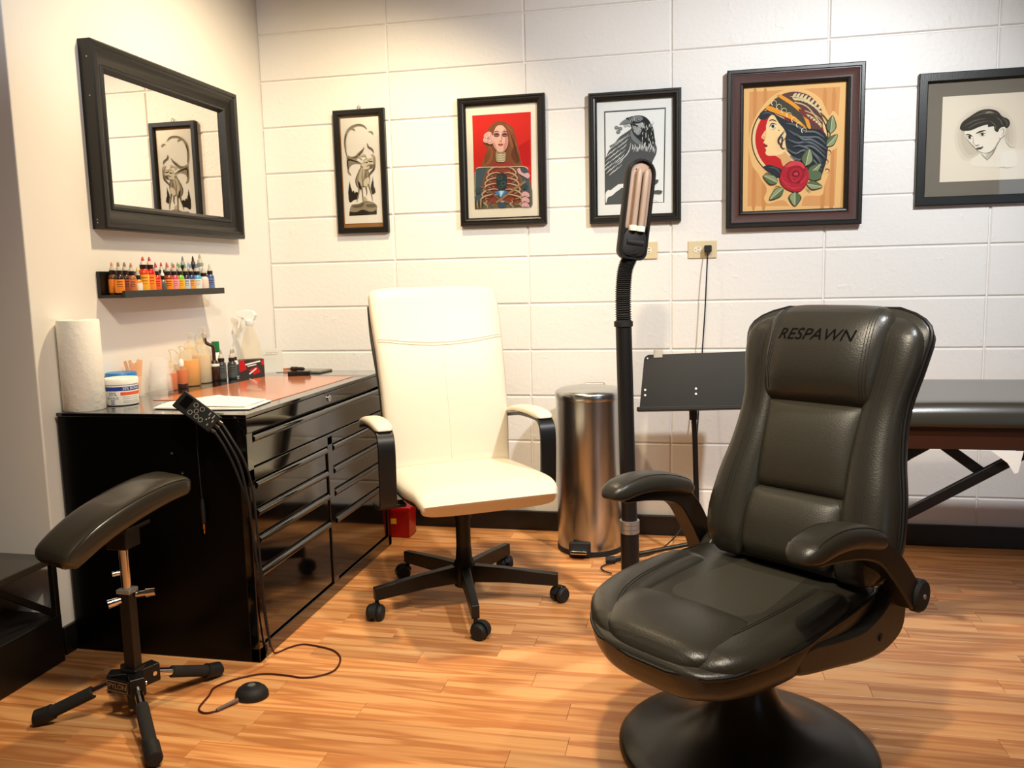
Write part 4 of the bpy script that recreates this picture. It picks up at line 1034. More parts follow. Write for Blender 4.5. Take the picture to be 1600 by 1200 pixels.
# ------------------------------------------------------------------ music stand
ms = thing('music_stand', 'black music stand with a solid desk plate, in front of the outlets', 'stand', (1.940, -.36, 0))
tl = R(-13)
def pp_(x, s, d=0): # plate coordinates: s up the plate from its lip
    return Vector((x-1.94, -.055+s*math.sin(-tl)+d*math.cos(tl), .615+s*math.cos(tl)+d*math.sin(-tl)*-1))
ux = Vector((1, 0, .032)).normalized(); uy = Vector((0, math.sin(-tl), math.cos(tl))); nn = ux.cross(uy)
o0 = Vector((-.222, -.055, .612))
mb = MB(); r = .020; w, h = .435, .218
pts = [(0, 0), (w, 0), (w, h-r)] + [(w-r+r*math.cos(PI/2*i/5), h-r+r*math.sin(PI/2*i/5)) for i in range(1, 6)] + [(r-r*math.sin(PI/2*i/5), h-r+r*math.cos(PI/2*i/5)) for i in range(0, 6)]
pts = [(a+(.018*b/h if a < w/2 else -.002*b/h), b) for a, b in pts]
mb.prism(pts, o0, ux, uy, -nn*-.003)
pla = obj('desk_plate', mb, M['powder'], ms, smooth=False)
mb = MB(); mb.box(o0+ux*w/2+nn*.028+uy*.006, (w+.012, .060, .016), Matrix((ux, -nn, uy)).transposed())
obj('lip', mb, M['powder'], pla, bevel=.003)
rv = MB()
for x in (.022, w/2-.005, w-.022):
    for s in (.062, .082): rv.lathe([(.0042, 0), (.0042, .0012), (.002, .002)], o0+ux*x+uy*s+nn*.0032, 12, True, nn)
for x in (.030, w-.014): rv.lathe([(.003, 0), (.003, .0012)], o0+ux*x+uy*(h-.014)+nn*.0032, 10, True, nn)
plabel(obj('rivet', rv, M['white'], pla), 'pale rivet heads on the plate')
mb = MB(); mb.box(o0+ux*.070+uy*(h+.002)+nn*.004, (.034, .004, .030), Matrix((ux, -nn, uy)).transposed())
cl = obj('clip', mb, M['silver'], pla, bevel=.001); plabel(cl, 'small bright metal clip on the top edge')
mb = MB(); mb.tube([(-.018,-.03,.600), (-.012,-.02,.50), (0,0,.05)], .0105, 14); mb.cyl((-.018,-.03,.58), (-.020,-.032,.628), .016)
obj('upright_tube', mb, M['black'], ms)
mb = MB(); mb.cyl((0,0,.045), (0,0,.135), .021, n=18); mb.cyl((0,-.02,.10), (0,-.045,.10), .012)
obj('leg_collar', mb, M['rubber'], ms)
for ex, ey in ((-.345, -.05), (.24, -.16), (.07, .30)):
    mb = MB(); mb.tube([(0,0,.085), (ex*.85, ey*.85, .026), (ex, ey, .013)], .009, 12)
    lg = obj('leg', mb, M['black'], ms)
    mb = MB(); d = Vector((ex, ey, 0)).normalized(); mb.tube([Vector((ex, ey, .0155))-d*.026, Vector((ex, ey, .0145))+d*.012], .0145, 14)
    obj('rubber_foot', mb, M['rubber'], lg)

# ------------------------------------------------------------------ massage table at the right edge
mt = thing('massage_table', 'black padded massage table on folding legs at the right edge', 'table', (3.28, -.76, 0))
pd = Pillow([(-.305,.690,.86,.060,.02), (-.20,.690,.86,.060,.02), (.20,.690,.86,.060,.02), (.305,.690,.86,.060,.02)], m=14, n=64, e=8, r0=.045, r1=.045, c0=.03, c1=.03)
obj('padded_top', pd.build(MB()), M['vinyl'], mt, angle=60)
mb = MB()
for y in (-.275, .275): mb.box((0, y, .650), (1.62, .022, .075))
for x in (-.80, .80): mb.box((x, 0, .650), (.022, .55, .075))
obj('frame_rail', mb, M['brown'], mt, bevel=.003)
def bar(name, a, b, w=.030, t=.018):
    a = Vector(a); b = Vector(b); d = (b-a); l = d.length; d.normalize(); y = Vector((0,1,0)); z = d.cross(y).normalized()
    rot = Matrix((d, y, z)).transposed()
    mb = MB(); mb.box((a+b)/2, (l, t, w), rot); return obj(name, mb, M['black'], mt, bevel=.002)
for y in (-.25, .25):
    X0 = -3.28
    # long diagonal stay, leg and short strut of each end
    bar('leg', (1.895+X0, y, .010), (2.90+X0, y, .630))
    bar('strut', (2.745+X0, y+.02, .535), (2.585+X0, y+.02, .655))
    bar('upper_stay', (2.40+X0+.06, y+.02, .520), (2.62+X0, y+.02, .645))
    bar('leg', (4.665+X0, y, .010), (3.66+X0, y, .630))
b_ = MB(); b_.prism([(0,0),(.085,.0),(.074,-.062),(.064,-.066),(.045,-.035)], (2.745, -1.058, .614), (1,0,0), (0,0,1), (0, .0012, 0))
tag(obj('paper_sheet', b_, M['paper'], smooth=False), 'loose white paper corner hanging below the massage table edge', 'paper')

# ------------------------------------------------------------------ low black cart at the left edge
bn = thing('low_cart', 'low black cart with braced open side at the left edge', 'cart', (-.30, -1.90, 0))
mb = MB(); mb.box2((-.34, -.38, .0), (.335, .385, .150))
obj('base_box', mb, M['black'], bn, bevel=.004)
mb = MB(); mb.box2((-.34, -.38, .312), (.335, .385, .334))
obj('top_panel', mb, M['vinyl'], bn, bevel=.004)
for x in (-.33, .325):
    for y in (-.37, .375):
        obj('post', MB().box2((x-.009, y-.009, .148), (x+.009, y+.009, .314)), M['black'], bn, bevel=.002)
    for s in (1, -1):
        a = Vector((x, .365, .158)); b = Vector((x, .150, .312)); 
        if s < 0: a.y = -.36; b.y = -.15
        d = (b-a).normalized(); xx = Vector((1,0,0)); rot = Matrix((d, xx, d.cross(xx))).transposed()
        obj('side_brace', MB().box((a+b)/2, ((b-a).length, .014, .018), rot), M['black'], bn)
# ------------------------------------------------------------------ tattoo arm rest
AX, AY = .465, -1.77
at_ = thing('arm_rest_stand', 'black padded arm rest on an adjustable four-legged stand', 'arm rest', (AX, AY, 0))
mb = MB(); mb.box((0,0,.105), (.046,.046,.058)); 
for a in (203, 313, 67, 140):
    d = Vector((math.cos(R(a)), math.sin(R(a)), 0)); nn = Vector((-d.y, d.x, 0))
    mb.box(d*.038+Vector((0,0,.100)), (.052, .040, .050), Matrix((d, nn, Vector((0,0,1)))).transposed())
hb = obj('hub', mb, M['black'], at_, bevel=.004)
bl = MB()
for a in (203, 313, 67):
    d = Vector((math.cos(R(a)), math.sin(R(a)), 0)); nn = Vector((-d.y, d.x, 0))
    bl.cyl(d*.045+nn*.019+Vector((0,0,.102)), d*.045+nn*.024+Vector((0,0,.102)), .006, n=12); bl.cyl(d*.045-nn*.019+Vector((0,0,.102)), d*.045-nn*.024+Vector((0,0,.102)), .006, n=12)
obj('hub_bolt', bl, M['chrome'], hb)
for a, l in ((203, .235), (313, .285), (67, .245), (140, .20)):
    d = Vector((math.cos(R(a)), math.sin(R(a)), 0)); zz = Vector((0,0,1))
    p0 = d*.05+zz*.098; p1 = d*l+zz*.022
    lg = MB(); lg.tube([p0, p0.lerp(p1, .45)], .011, 14)
    lo_ = obj('leg', lg, M['chrome'], at_)
    lg = MB(); lg.tube([p0.lerp(p1, .30), p0.lerp(p1, .95)], .0165, 16); obj('foam_grip', lg, M['foam'], lo_)
    lg = MB(); lg.tube([p0.lerp(p1, .84), p0.lerp(p1, .90), p1+d*.012, p1+d*.018], lambda t: .0205 if t < .9 else .016, 16); obj('rubber_foot', lg, M['rubber'], lo_)
obj('post', MB().box2((-.0155,-.0155,.02), (.0155,.0155,.345)), M['black'], at_, bevel=.002)
mb = MB(); mb.cyl((0,0,.33), (0,0,.47), .0125, n=18); inn = obj('inner_tube', mb, M['chrome'], at_)
mb = MB(); mb.box((0,0,.345), (.040,.038,.012)); obj('post_cap', mb, M['silver'], at_, bevel=.002)
mb = MB(); mb.cyl((.016,.012,.330), (.040,.022,.332), .008, n=12); mb.cyl((.040,.022,.332), (.062,.030,.334), .012, .010, n=14)
obj('clamp_knob', mb, M['chrome'], at_)
obj('clamp_screw', MB().cyl((-.012,-.012,.322), (-.034,-.034,.318), .010, .0125, n=14), M['chrome'], at_)
obj('clamp_screw', MB().cyl((-.010,-.010,.395), (-.022,-.022,.395), .007, n=12), M['chrome'], at_)
# tilted pad; local spine along Y -> horizontal direction of the pad
ud = Vector((.38, .925, 0)).normalized()
pad = Pillow([(-.185,.468,.070,.020,.030), (-.165,.490,.076,.030,.034), (-.09,.535,.080,.034,.036), (.0,.570,.081,.034,.036), (.09,.594,.080,.032,.034), (.150,.602,.078,.026,.032), (.175,.602,.072,.018,.028)], m=28, n=40, e=4.2, r0=.025, r1=.03, c0=.022, c1=.03)
mb = MB(); pad.build(mb)
rz = Matrix(((ud.y, ud.x, 0), (-ud.x, ud.y, 0), (0, 0, 1)))
mb.v = [rz @ v for v in mb.v]
po = obj('arm_pad', mb, M['vinyl'], at_, angle=60)
mb = MB()
for sg in (1,): mb.tube([rz @ pad.front(pad.T*(.05+.90*i/24), .074*sg, .0003) for i in range(25)], .0024, 6)
obj('pad_seam', mb, M['vinyl'], po)
mb = MB(); mb.box((0,0,.492), (.06,.06,.06)); mb.box((0,0,.52), (.10,.10,.012)); obj('pad_bracket', mb, M['black'], at_, bevel=.003)
vs, fs = text_mesh('PYLON', .020, shear=.1)
d = Vector((math.cos(R(258)), math.sin(R(258)), 0)); nx = Vector((-d.y, d.x, 0))
mb = MB(); mb.box(d*.052+Vector((0,0,.103)), (.078, .006, .036), Matrix((nx, -d, Vector((0,0,1)))).transposed()); obj('name_plate', mb, M['black'], hb, bevel=.002)
mb = MB(); c = d*.0556+Vector((0,0,.103)); mb.add([c+nx*v.x+Vector((0,0,v.y)) for v in vs], fs)
for a, b in (((-.036,-.014),(.036,-.012)), ((-.036,.012),(.036,.014)), ((-.036,-.014),(-.034,.014)), ((.034,-.014),(.036,.014))):
    mb.add([c+nx*a[0]+Vector((0,0,a[1])), c+nx*b[0]+Vector((0,0,a[1])), c+nx*b[0]+Vector((0,0,b[1])), c+nx*a[0]+Vector((0,0,b[1]))], [(0,1,2,3)])
plabel(obj('lettering', mb, M['silver'], hb, smooth=False), 'pale outlined lettering')

# ------------------------------------------------------------------ foot pedal with cord
fp = thing('foot_pedal', 'small round black foot pedal on the floor with its dark red cord', 'foot pedal', (.724, -1.632, 0))
mb = MB(); mb.lathe([(.040, 0), (.043, .004), (.042, .014), (.036, .024), (.026, .031), (.012, .034), (.002, .0345)], (0,0,0), 40)
mb.v = [Vector((v.x*1.08, v.y*.95, v.z)) for v in mb.v]
pdl = obj('dome', mb, M['rubber'], fp, angle=60)
mb = MB()
for r, z in ((.017, .0335), (.022, .0325), (.027, .0305)): mb.tube([(r*1.08*math.cos(2*PI*i/28), r*.95*math.sin(2*PI*i/28), z) for i in range(28)], .0009, 5, closed=True)
obj('grip_ring', mb, M['rubber'], pdl)
obj('badge', MB().lathe([(.0105, .0335), (.0105, .0355), (.008, .036)], (0,0,0), 20), M['silver'], pdl)
mb = MB(); mb.tube([(-.020,-.040,.010), (-.045,-.082,.007), (-.052,-.094,.006)], lambda t: .0058-.0015*t, 10)
obj('strain_relief', mb, pm('grey_relief', (112, 92, 84), .6), fp)
cp = [(-.050,-.092),(-.078,-.108),(-.108,-.088),(-.120,-.02),(-.130,.025),(-.105,.072),(-.060,.112),(-.020,.127),(.045,.126),(.092,.121),(.135,.139),(.166,.182),(.151,.256),(.108,.303),(.047,.324),(-.009,.330),(-.042,.298),(-.060,.262)]
pth = [(x, y, .0032) for x, y in cp] + [(-.066,.245,.02),(-.070,.225,.10),(-.070,.205,.25)]
obj('cord', MB().tube(catmull(pth, 8), .0028, 8), pm('dark_red_cord', (72, 20, 14), .45), fp)

# ------------------------------------------------------------------ tattoo power supply clipped over the cabinet edge
u = Vector((.108, 0, -.076)).normalized(); 
yv = Vector((0, .42, .90)); sdv = Vector((.050, .004, .014)); sdv = (sdv-u*sdv.dot(u)).normalized(); nf = u.cross(sdv).normalized()
if nf.y > 0: nf = -nf
c0 = Vector((.477, -1.496, .812))
ps = thing('power_supply', 'small black tattoo power supply with round buttons hanging over the cabinet edge', 'power supply', tuple(c0))
rot = Matrix((u, sdv, u.cross(sdv))).transposed()
tilt = Matrix.Rotation(R(-22), 3, u)
sdv = tilt @ sdv; nf = tilt @ nf; rot = Matrix((u, sdv, u.cross(sdv))).transposed()
mb = MB(); mb.box(u*.062-nf*.011, (.134, .056, .022), rot)
bx_ = obj('housing', mb, M['black'], ps, bevel=.003)
def face(a, b, lift=.0006): return u*(a) + sdv*b + nf*lift
def fbox(name, a, b, da, db, mat, par, th=.0014):
    m_ = MB(); m_.box(u*a+sdv*b+nf*th/2, (da, db, th), rot); return obj(name, m_, mat, par, smooth=False)
fbox('screen', .022, .004, .026, .034, pm('dark_screen', (8, 8, 9), .12), bx_)
M['print_grey'] = pm('grey_print', (150, 146, 138), .5)
for a, b in ((.050, .013), (.050, -.013), (.062, .0), (.072, .014), (.072, -.012), (.088, -.013)):
    mb = MB(); rp2 = []
    for rr_, z in ((.0068, .0004), (.0068, .0016), (.0056, .0016), (.0056, .0004)):
        rp2.append([u*(a+rr_*math.cos(2*PI*i/18)) + sdv*(b+rr_*math.sin(2*PI*i/18)) + nf*z for i in range(18)])
    mb.loft(rp2, caps=False, closed=True)
    bt = obj('button', mb, M['print_grey'], bx_, smooth=False)
for a, b, l in ((.098, .016, .010), (.104, .006, .006), (.112, .015, .012), (.112, -.012, .006), (.118, .004, .008), (.100, -.002, .005)): fbox('print_mark', a, b, .003, l, M['print_grey'], bx_, .0008)
mb = MB()
for b in (-.016, 0, .014): mb.cyl(u*.126+sdv*b-nf*.010, u*.142+sdv*b-nf*.010, .0055, n=12)
obj('jack_plug', mb, M['chrome'], bx_)
for b, pts in ((.014, [(.632,-1.497,.700),(.662,-1.486,.630),(.672,-1.468,.540),(.670,-1.452,.40),(.672,-1.444,.20),(.676,-1.430,.05)]), (0, [(.622,-1.500,.690),(.650,-1.492,.620),(.660,-1.478,.52),(.662,-1.466,.42),(.664,-1.452,.30)]), (-.016, [(.604,-1.496,.682),(.622,-1.486,.632),(.640,-1.474,.560),(.648,-1.464,.500)])):
    s_ = u*.140+sdv*b-nf*.010
    pth = catmull([s_]+[Vector(p)-c0 for p in pts], 8)
    obj('cable', MB().tube(pth, .0036, 8), M['rubber'], ps)
mb = MB(); mb.box((.060, .052, -.080), (.030, .003, .040)); mb.box((.060, .032, -.068), (.020, .040, .004)); obj('edge_clip', mb, M['black'], ps)
jk = thing('jack_cable', 'thin black cable with a gold-tipped jack hanging down the cabinet side', 'cable', (.497, CY0-.013, .40))
obj('cord', MB().tube([(0,-.002,.330),(-.004,0,.25),(-.002,0,.15),(0,0,.10)], .0014, 8), M['rubber'], jk)
obj('plug_body', MB().lathe([(.004, .030), (.0062, .035), (.0062, .085), (.004, .105)], (0,0,0), 14), M['rubber'], jk)
obj('plug_tip', MB().lathe([(.001, 0), (.0022, .003), (.0022, .012), (.004, .014), (.004, .031)], (0,0,0), 12), pm('gold', (214, 170, 90), .2, 1.0), jk)

# ------------------------------------------------------------------ sharps box behind the cabinet
sb = thing('sharps_box', 'red plastic sharps box on the floor behind the black cabinet', 'box', (.615, -.155, 0))
mb = MB(); rings = []
for z, k in ((0, .92), (.006, .96), (.115, 1.0), (.120, 1.04), (.135, 1.04), (.138, 1.0)): rings.append([Vector((x*.085*k, y*.048*k, z)) for x, y in ((-1,-1),(1,-1),(1,1),(-1,1))])
mb.loft(rings); obj('body', mb, M['red'], sb, bevel=.010, seg=3)
obj('warning_label', MB().box((-.005,-.0495,.075), (.060,.0012,.024)), M['yellow'], sb, smooth=False)

# ------------------------------------------------------------------ things on top of the cabinet
T = CZ
dm = tag(obj('desk_mat', MB().prism([(.165,-1.175),(.592,-1.185),(.600,-.52),(.225,-.52)], (0,0,T), (1,0,0), (0,1,0), (0,0,.002)), M['copper'], smooth=False), 'copper brown glossy mat covering most of the cabinet top', 'mat')
pr_ = thing('paper_towel_roll', 'white roll of quilted paper towel standing at the cabinet corner', 'paper towels', (.064, -1.372, T))
n = 96
mb = MB(); mb.lathe([(.022, 0), (.058, 0), (.0605, .003), (.0605, .275), (.058, .279), (.022, .280), (.020, .275), (.020, .003)], (0,0,0), n)
obj('paper_roll', mb, M['towel'], pr_, angle=50)
mb = MB(); mb.lathe([(.0185, .001), (.0215, .001), (.0215, .279), (.0185, .279)], (0,0,0), 32, caps=False); obj('cardboard_core', mb, pm('cardboard', (170, 130, 90), .8), pr_)

def decal(text, size, c, r, ang, z, mat, par, name='lettering', sx=1.0):
    """flat lettering wrapped on a cylinder of radius r about c"""
    vs, fs = text_mesh(text, size, 3, 0, sx)
    mb = MB(); mb.add([(c[0]+r*math.cos(R(ang)+v.x/r), c[1]+r*math.sin(R(ang)+v.x/r), z+v.y) for v in vs], fs)
    return obj(name, mb, mat, par, smooth=False)
def band(r, z0, z1, a0, a1, mat, par, name, n=20):
    mb = MB(); rings = []
    for i in range(n+1):
        a = R(a0+(a1-a0)*i/n); rings.append([Vector((r*math.cos(a), r*math.sin(a), z0)), Vector((r*math.cos(a), r*math.sin(a), z1)), Vector(((r+.0004)*math.cos(a), (r+.0004)*math.sin(a), z1)), Vector(((r+.0004)*math.cos(a), (r+.0004)*math.sin(a), z0))])
    mb.loft(rings); return obj(name, mb, mat, par, angle=60)
M['navy'] = pm('navy_print', (38, 62, 150), .45); M['orange_print'] = pm('orange_print', (232, 96, 46), .45); M['ink_blue'] = pm('dark_blue_text', (52, 62, 110), .5)
tb = thing('white_tub', 'round white tub with a blue band and orange stripe beside the paper towel', 'tub', (.112, -1.258, T))
obj('body', MB().lathe([(.044, 0), (.049, .003), (.050, .010), (.050, .062), (.048, .066)], (0,0,0), 48), M['white'], tb)
obj('lid', MB().lathe([(.0505, .066), (.0522, .068), (.0522, .084), (.050, .087), (.0, .0872)], (0,0,0), 48), M['white'], tb)
va = math.degrees(math.atan2(-3.637+1.258, 1.905-.112))
band(.0502, .048, .061, va-95, va+95, M['navy'], tb, 'blue_band'); band(.0502, .034, .044, va-5, va+80, M['orange_print'], tb, 'orange_stripe', 14)
decal('30% BONUS', .012, (0,0), .0508, va+38, .0545, M['white'], tb)
decal('30%', .017, (0,0), .0506, va-34, .038, M['ink_blue'], tb); decal('BONUS', .0115, (0,0), .0506, va-34, .025, M['ink_blue'], tb)
for z, w in ((.017, 16), (.012, 14), (.007, 15)): band(.0502, z, z+.002, va-34-w/2, va-34+w/2, M['ink_blue'], tb, 'small_print', 6)
for z in (.028, .022, .015, .010): band(.0502, z, z+.0012, va+2, va+62, M['print_grey'], tb, 'small_print', 8)
t2 = thing('blue_lidded_tub', 'white tub with a bright blue lid behind the white tub', 'tub', (.050, -1.172, T))
obj('body', MB().lathe([(.043, 0), (.046, .003), (.046, .070), (.044, .074)], (0,0,0), 40), M['white'], t2)
mb = MB(); mb.lathe([(.0465, .072), (.0485, .074), (.0485, .090), (.046, .094), (.0, .095)], (0,0,0), 40)
plabel(obj('lid', mb, pm('blue_lid', (34, 120, 190), .35), t2), 'bright blue lid')
# stack of clear cups, upside down
M['clear'] = clear_plastic('clear_cup_plastic', (254, 252, 249), .10, .06)
for k in range(7):
    z = .0085*k
    mb = MB(); mb.lathe([(.0415, 0), (.043, .0015), (.0415, .004), (.0395, .010), (.029, .075), (.0275, .078), (.0, .079)], (0,0,0), 36, caps=False)
    tag(obj('plastic_cup', mb, M['clear'], loc=(.085, -1.015, T+z), angle=50), ['clear plastic cup, bottom of the upturned stack', 'clear plastic cup, second from the bottom of the upturned stack', 'clear plastic cup, third from the bottom of the upturned stack', 'clear plastic cup, middle of the upturned stack', 'clear plastic cup, third from the top of the upturned stack', 'clear plastic cup, second from the top of the upturned stack', 'clear plastic cup, top of the upturned stack'][k], 'cup', 'stacked clear cups')
# jar with wooden sticks
jr = tag(obj('stick_jar', MB().lathe([(.026, 0), (.029, .002), (.029, .070), (.0275, .070), (.0275, .003), (.0, .003)], (0,0,0), 28, caps=False), M['clear'], loc=(.038, -1.085, T), angle=50), 'small clear jar holding flat wooden sticks by the wall', 'jar')
M['stickw'] = pm('stick_wood', (222, 168, 128), .7, var=.1, vscale=30)
rs = random.Random(2)
for k in range(6):
    lx = (-.16, -.05, .06, -.10, .10, .17)[k]; ly = -.20+.08*k
    mb = MB(); L2 = .118+rs.uniform(-.006, .008); w = .0055
    o = [(w*math.cos(PI*i/8), L2-w+w*math.sin(PI*i/8)) for i in range(9)]+[(-w*math.cos(PI*i/8), w-w*math.sin(PI*i/8)) for i in range(9)]
    mb.prism(o, (0,-.0008,0), (1,0,0), (0,0,1), (0,.0016,0))
    so2 = obj('wooden_stick', mb, M['stickw'], loc=(.038+.003*(k % 2), -1.0955+.0042*k, T+.004), rot=(-ly*.5, ly, R(50+8*(k % 3))), smooth=False)
    tag(so2, ['flat wooden stick, leftmost in the clear jar', 'flat wooden stick, second from the left in the clear jar', 'flat wooden stick, third from the left in the clear jar', 'flat wooden stick, third from the right in the clear jar', 'flat wooden stick, second from the right in the clear jar', 'flat wooden stick, rightmost in the clear jar'][k], 'stick', 'wooden sticks in the jar')

M['jug'] = clear_plastic('milky_plastic', (246, 238, 222), .14, .3); M['clear2'] = clear_plastic('clear_bottle_plastic', (246, 240, 228), .10, .12); M['straw'] = clear_plastic('clear_straw', (236, 226, 208), .5, .15)
def liquid(name, rgb): return pm(name, rgb, .2, coat=.3)
M['amber'] = liquid('amber_liquid', (222, 110, 20)); M['yellow_liq'] = liquid('yellow_liquid', (246, 178, 74)); M['pale_liq'] = liquid('pale_liquid', (226, 212, 186))
def wash_bottle(x, y, r, h, fill, liq, lab, straw, base=None):
    t = thing('wash_bottle', lab, 'bottle', (x, y, T), 0, 'wash bottles along the wall')
    obj('body', MB().lathe([(r*.9, 0), (r, .003), (r, h*.80), (r*.93, h*.88), (r*.6, h*.96), (r*.40, h), (r*.40, h+.008)], (0,0,0), 32, caps=False), M['jug'] if r > .03 else M['clear2'], t, angle=60)
    obj('liquid', MB().lathe([(r*.86, .002), (r*.96, .005), (r*.96, fill), (0, fill)], (0,0,0), 32), liq, t, angle=60)
    obj('cap', MB().lathe([(r*.48, h), (r*.50, h+.002), (r*.46, h+.020), (r*.2, h+.026), (.0, h+.0265)], (0,0,0), 24), M['jug'] if not base else M['white'], t)
    pth = catmull([(0,0,h+.022), (0,0,h+.022+straw*.75), (-.004,-.004,h+.022+straw*.95), (.010,.004,h+.022+straw), (.026,.012,h+.022+straw*.62)], 6)
    obj('spout', MB().tube(pth, .0018, 8), M['straw'], t)
    if base: obj('base', MB().lathe([(r*.95, 0), (r*1.02, .001), (r*1.02, .016), (r*.98, .018)], (0,0,0), 24), M['brown'], t)
    return t
wash_bottle(.072, -.925, .018, .080, .062, M['amber'], 'small squeeze bottle of amber liquid, left of the two, beside the cups', .045)
wash_bottle(.078, -.872, .0195, .082, .068, M['amber'], 'small squeeze bottle of amber liquid with a dark base, nearer the big bottle', .05, True)
wash_bottle(.066, -.800, .037, .138, .098, M['yellow_liq'], 'large milky bottle half full of orange-yellow liquid', .035)
wash_bottle(.064, -.716, .035, .150, .110, M['pale_liq'], 'large milky bottle with pale clear liquid, behind the yellow one', .04)
# ink bottles
M['cap_dark'] = pm('dark_screw_cap', (36, 22, 18), .35)
M['nozzle'] = clear_plastic('frosted_nozzle', (226, 218, 206), .6, .3)
inkm = {}
def cmat(rgb, r=.25):
    k = (tuple(rgb), r)
    if k not in inkm: inkm[k] = pm('ink_%02x%02x%02x' % tuple(rgb), rgb, r, coat=.2)
    return inkm[k]
def ink_bottle(x, y, z, r, hb, body, label, tip, lab, cap=(36,22,18), group='ink bottles on the wall ledge', lab2=None, nz=1.0):
    t = thing('ink_bottle', lab, 'bottle', (x, y, z), 0, group)
    obj('body', MB().lathe([(r*.92, 0), (r, .0015), (r, hb*.82), (r*.9, hb*.92), (r*.55, hb), (r*.5, hb+.002)], (0,0,0), 20), cmat(body), t, angle=50)
    if label is not None:
        lb = MB(); lb.lathe([(r+.0004, hb*.10), (r+.0006, hb*.12), (r+.0006, hb*.74), (r+.0004, hb*.76)], (0,0,0), 20, caps=False)
        lo2 = obj('label', lb, cmat(label, .5), t, angle=60)
        if lab2:
            for q, zz in enumerate((.62, .50, .40)):
                a0 = -50; rings = []
                for i in range(7):
                    a = R(a0-35+70*i/6); rr2 = r+.0009; rings.append([Vector((rr2*math.cos(a), rr2*math.sin(a), hb*zz)), Vector((rr2*math.cos(a), rr2*math.sin(a), hb*(zz+.05-.012*q)))])
                m3 = MB(); vs3 = [p for g in rings for p in g]; m3.add(vs3, [(2*i, 2*i+2, 2*i+3, 2*i+1) for i in range(6)])
                obj('label_print', m3, cmat(lab2, .5), lo2, smooth=False)
    obj('collar', MB().lathe([(r*.66, hb), (r*.72, hb+.001), (r*.72, hb+.012), (r*.62, hb+.0135)], (0,0,0), 18), cmat(cap, .35), t)
    obj('nozzle', MB().lathe([(r*.60, hb+.013), (r*.56, hb+.019*nz), (r*.30, hb+.026*nz), (r*.24, hb+.030*nz)], (0,0,0), 14), M['nozzle'] if tip[0] is None else cmat(tip[0], .3), t, angle=60)
    obj('nozzle_tip', MB().lathe([(r*.30, hb+.026*nz), (r*.30, hb+.031*nz), (r*.14, hb+.040*nz), (.0, hb+.041*nz)], (0,0,0), 12), cmat(tip[1], .3), t)
    return t
OR_, YE, WHI, DKB = (238, 136, 36), (240, 172, 48), (236, 228, 214), (40, 22, 16)
ZL = 1.1071
F = [ # y, r, hb, body, label, tip, text, print
 (-1.166, .0150, .066, DKB, OR_, (None, (150, 128, 100)), 'orange-labelled dark ink bottle with a tan tip, leftmost on the ledge', (150,70,20)),
 (-1.134, .0145, .066, (70,32,20), (150, 66, 34), (None, (134, 124, 108)), 'brown-labelled ink bottle with a grey tip, second on the ledge', (60,24,14)),
 (-1.102, .0150, .064, (168, 96, 52), (206, 116, 52), (None, (186, 130, 90)), 'tan ink bottle with a light brown label and beige tip', (120,60,30)),
 (-1.070, .0135, .050, (206, 140, 44), WHI, (None, (232, 196, 70)), 'short amber ink bottle with a low white label', None),
 (-1.036, .0168, .086, (214, 62, 20), YE, ((230,210,196), (206, 66, 54)), 'tall red-orange ink bottle with a yellow label and red tip', (190,110,20)),
 (-1.000, .0165, .086, (196, 30, 14), OR_, ((228,200,190), (204, 58, 52)), 'tall deep red ink bottle with an orange label and red tip', (180,60,20)),
 (-.966, .0150, .064, (200, 40, 24), (232, 92, 36), (None, (196, 52, 50)), 'short red ink bottle with an orange-red label, right of the tall pair', (120,20,16)),
 (-.932, .0120, .048, (120, 110, 104), (90, 84, 80), ((238,234,226), (238,234,226)), 'small grey ink bottle with a white cap between red and orange ones', None),
 (-.898, .0160, .064, (150, 60, 26), (240, 138, 40), (None, (214, 92, 84)), 'orange-labelled ink bottle with a pink tip near the ledge middle', (110,50,20)),
 (-.860, .0155, .064, (196, 70, 84), (232, 150, 150), (None, (214, 84, 84)), 'pink-labelled ink bottle with a pink tip', (120,110,150)),
 (-.824, .0145, .064, (110, 190, 40), (236, 176, 40), (None, (110, 170, 104)), 'lime green ink bottle with a yellow label', (150,110,20)),
 (-.788, .0145, .064, (24, 30, 60), (196, 204, 216), (None, (120, 150, 120)), 'navy ink bottle with a white and blue label', (40,60,130)),
 (-.754, .0140, .064, (36, 60, 120), (238, 160, 60), (None, (120, 134, 160)), 'blue ink bottle with an orange label', (40,60,130)),
 (-.716, .0180, .064, (70, 158, 200), (228, 226, 216), (None, (70, 120, 180)), 'sky blue ink bottle with a wide white label', (150,170,150)),
 (-.668, .0165, .058, (230, 214, 206), (232, 206, 194), (None, (212, 210, 206)), 'pale pink ink bottle with a black collar and clear tip', None),
 (-.624, .0150, .066, (60, 84, 140), (96, 120, 168), (None, (190, 200, 212)), 'slate blue ink bottle, rightmost in the ledge front row', (40,50,100)),
]
for y, r, hb, bd, lb, tp, txt, pr2 in F: ink_bottle(.068, y, ZL, r, hb, bd, lb, tp, txt, lab2=pr2)
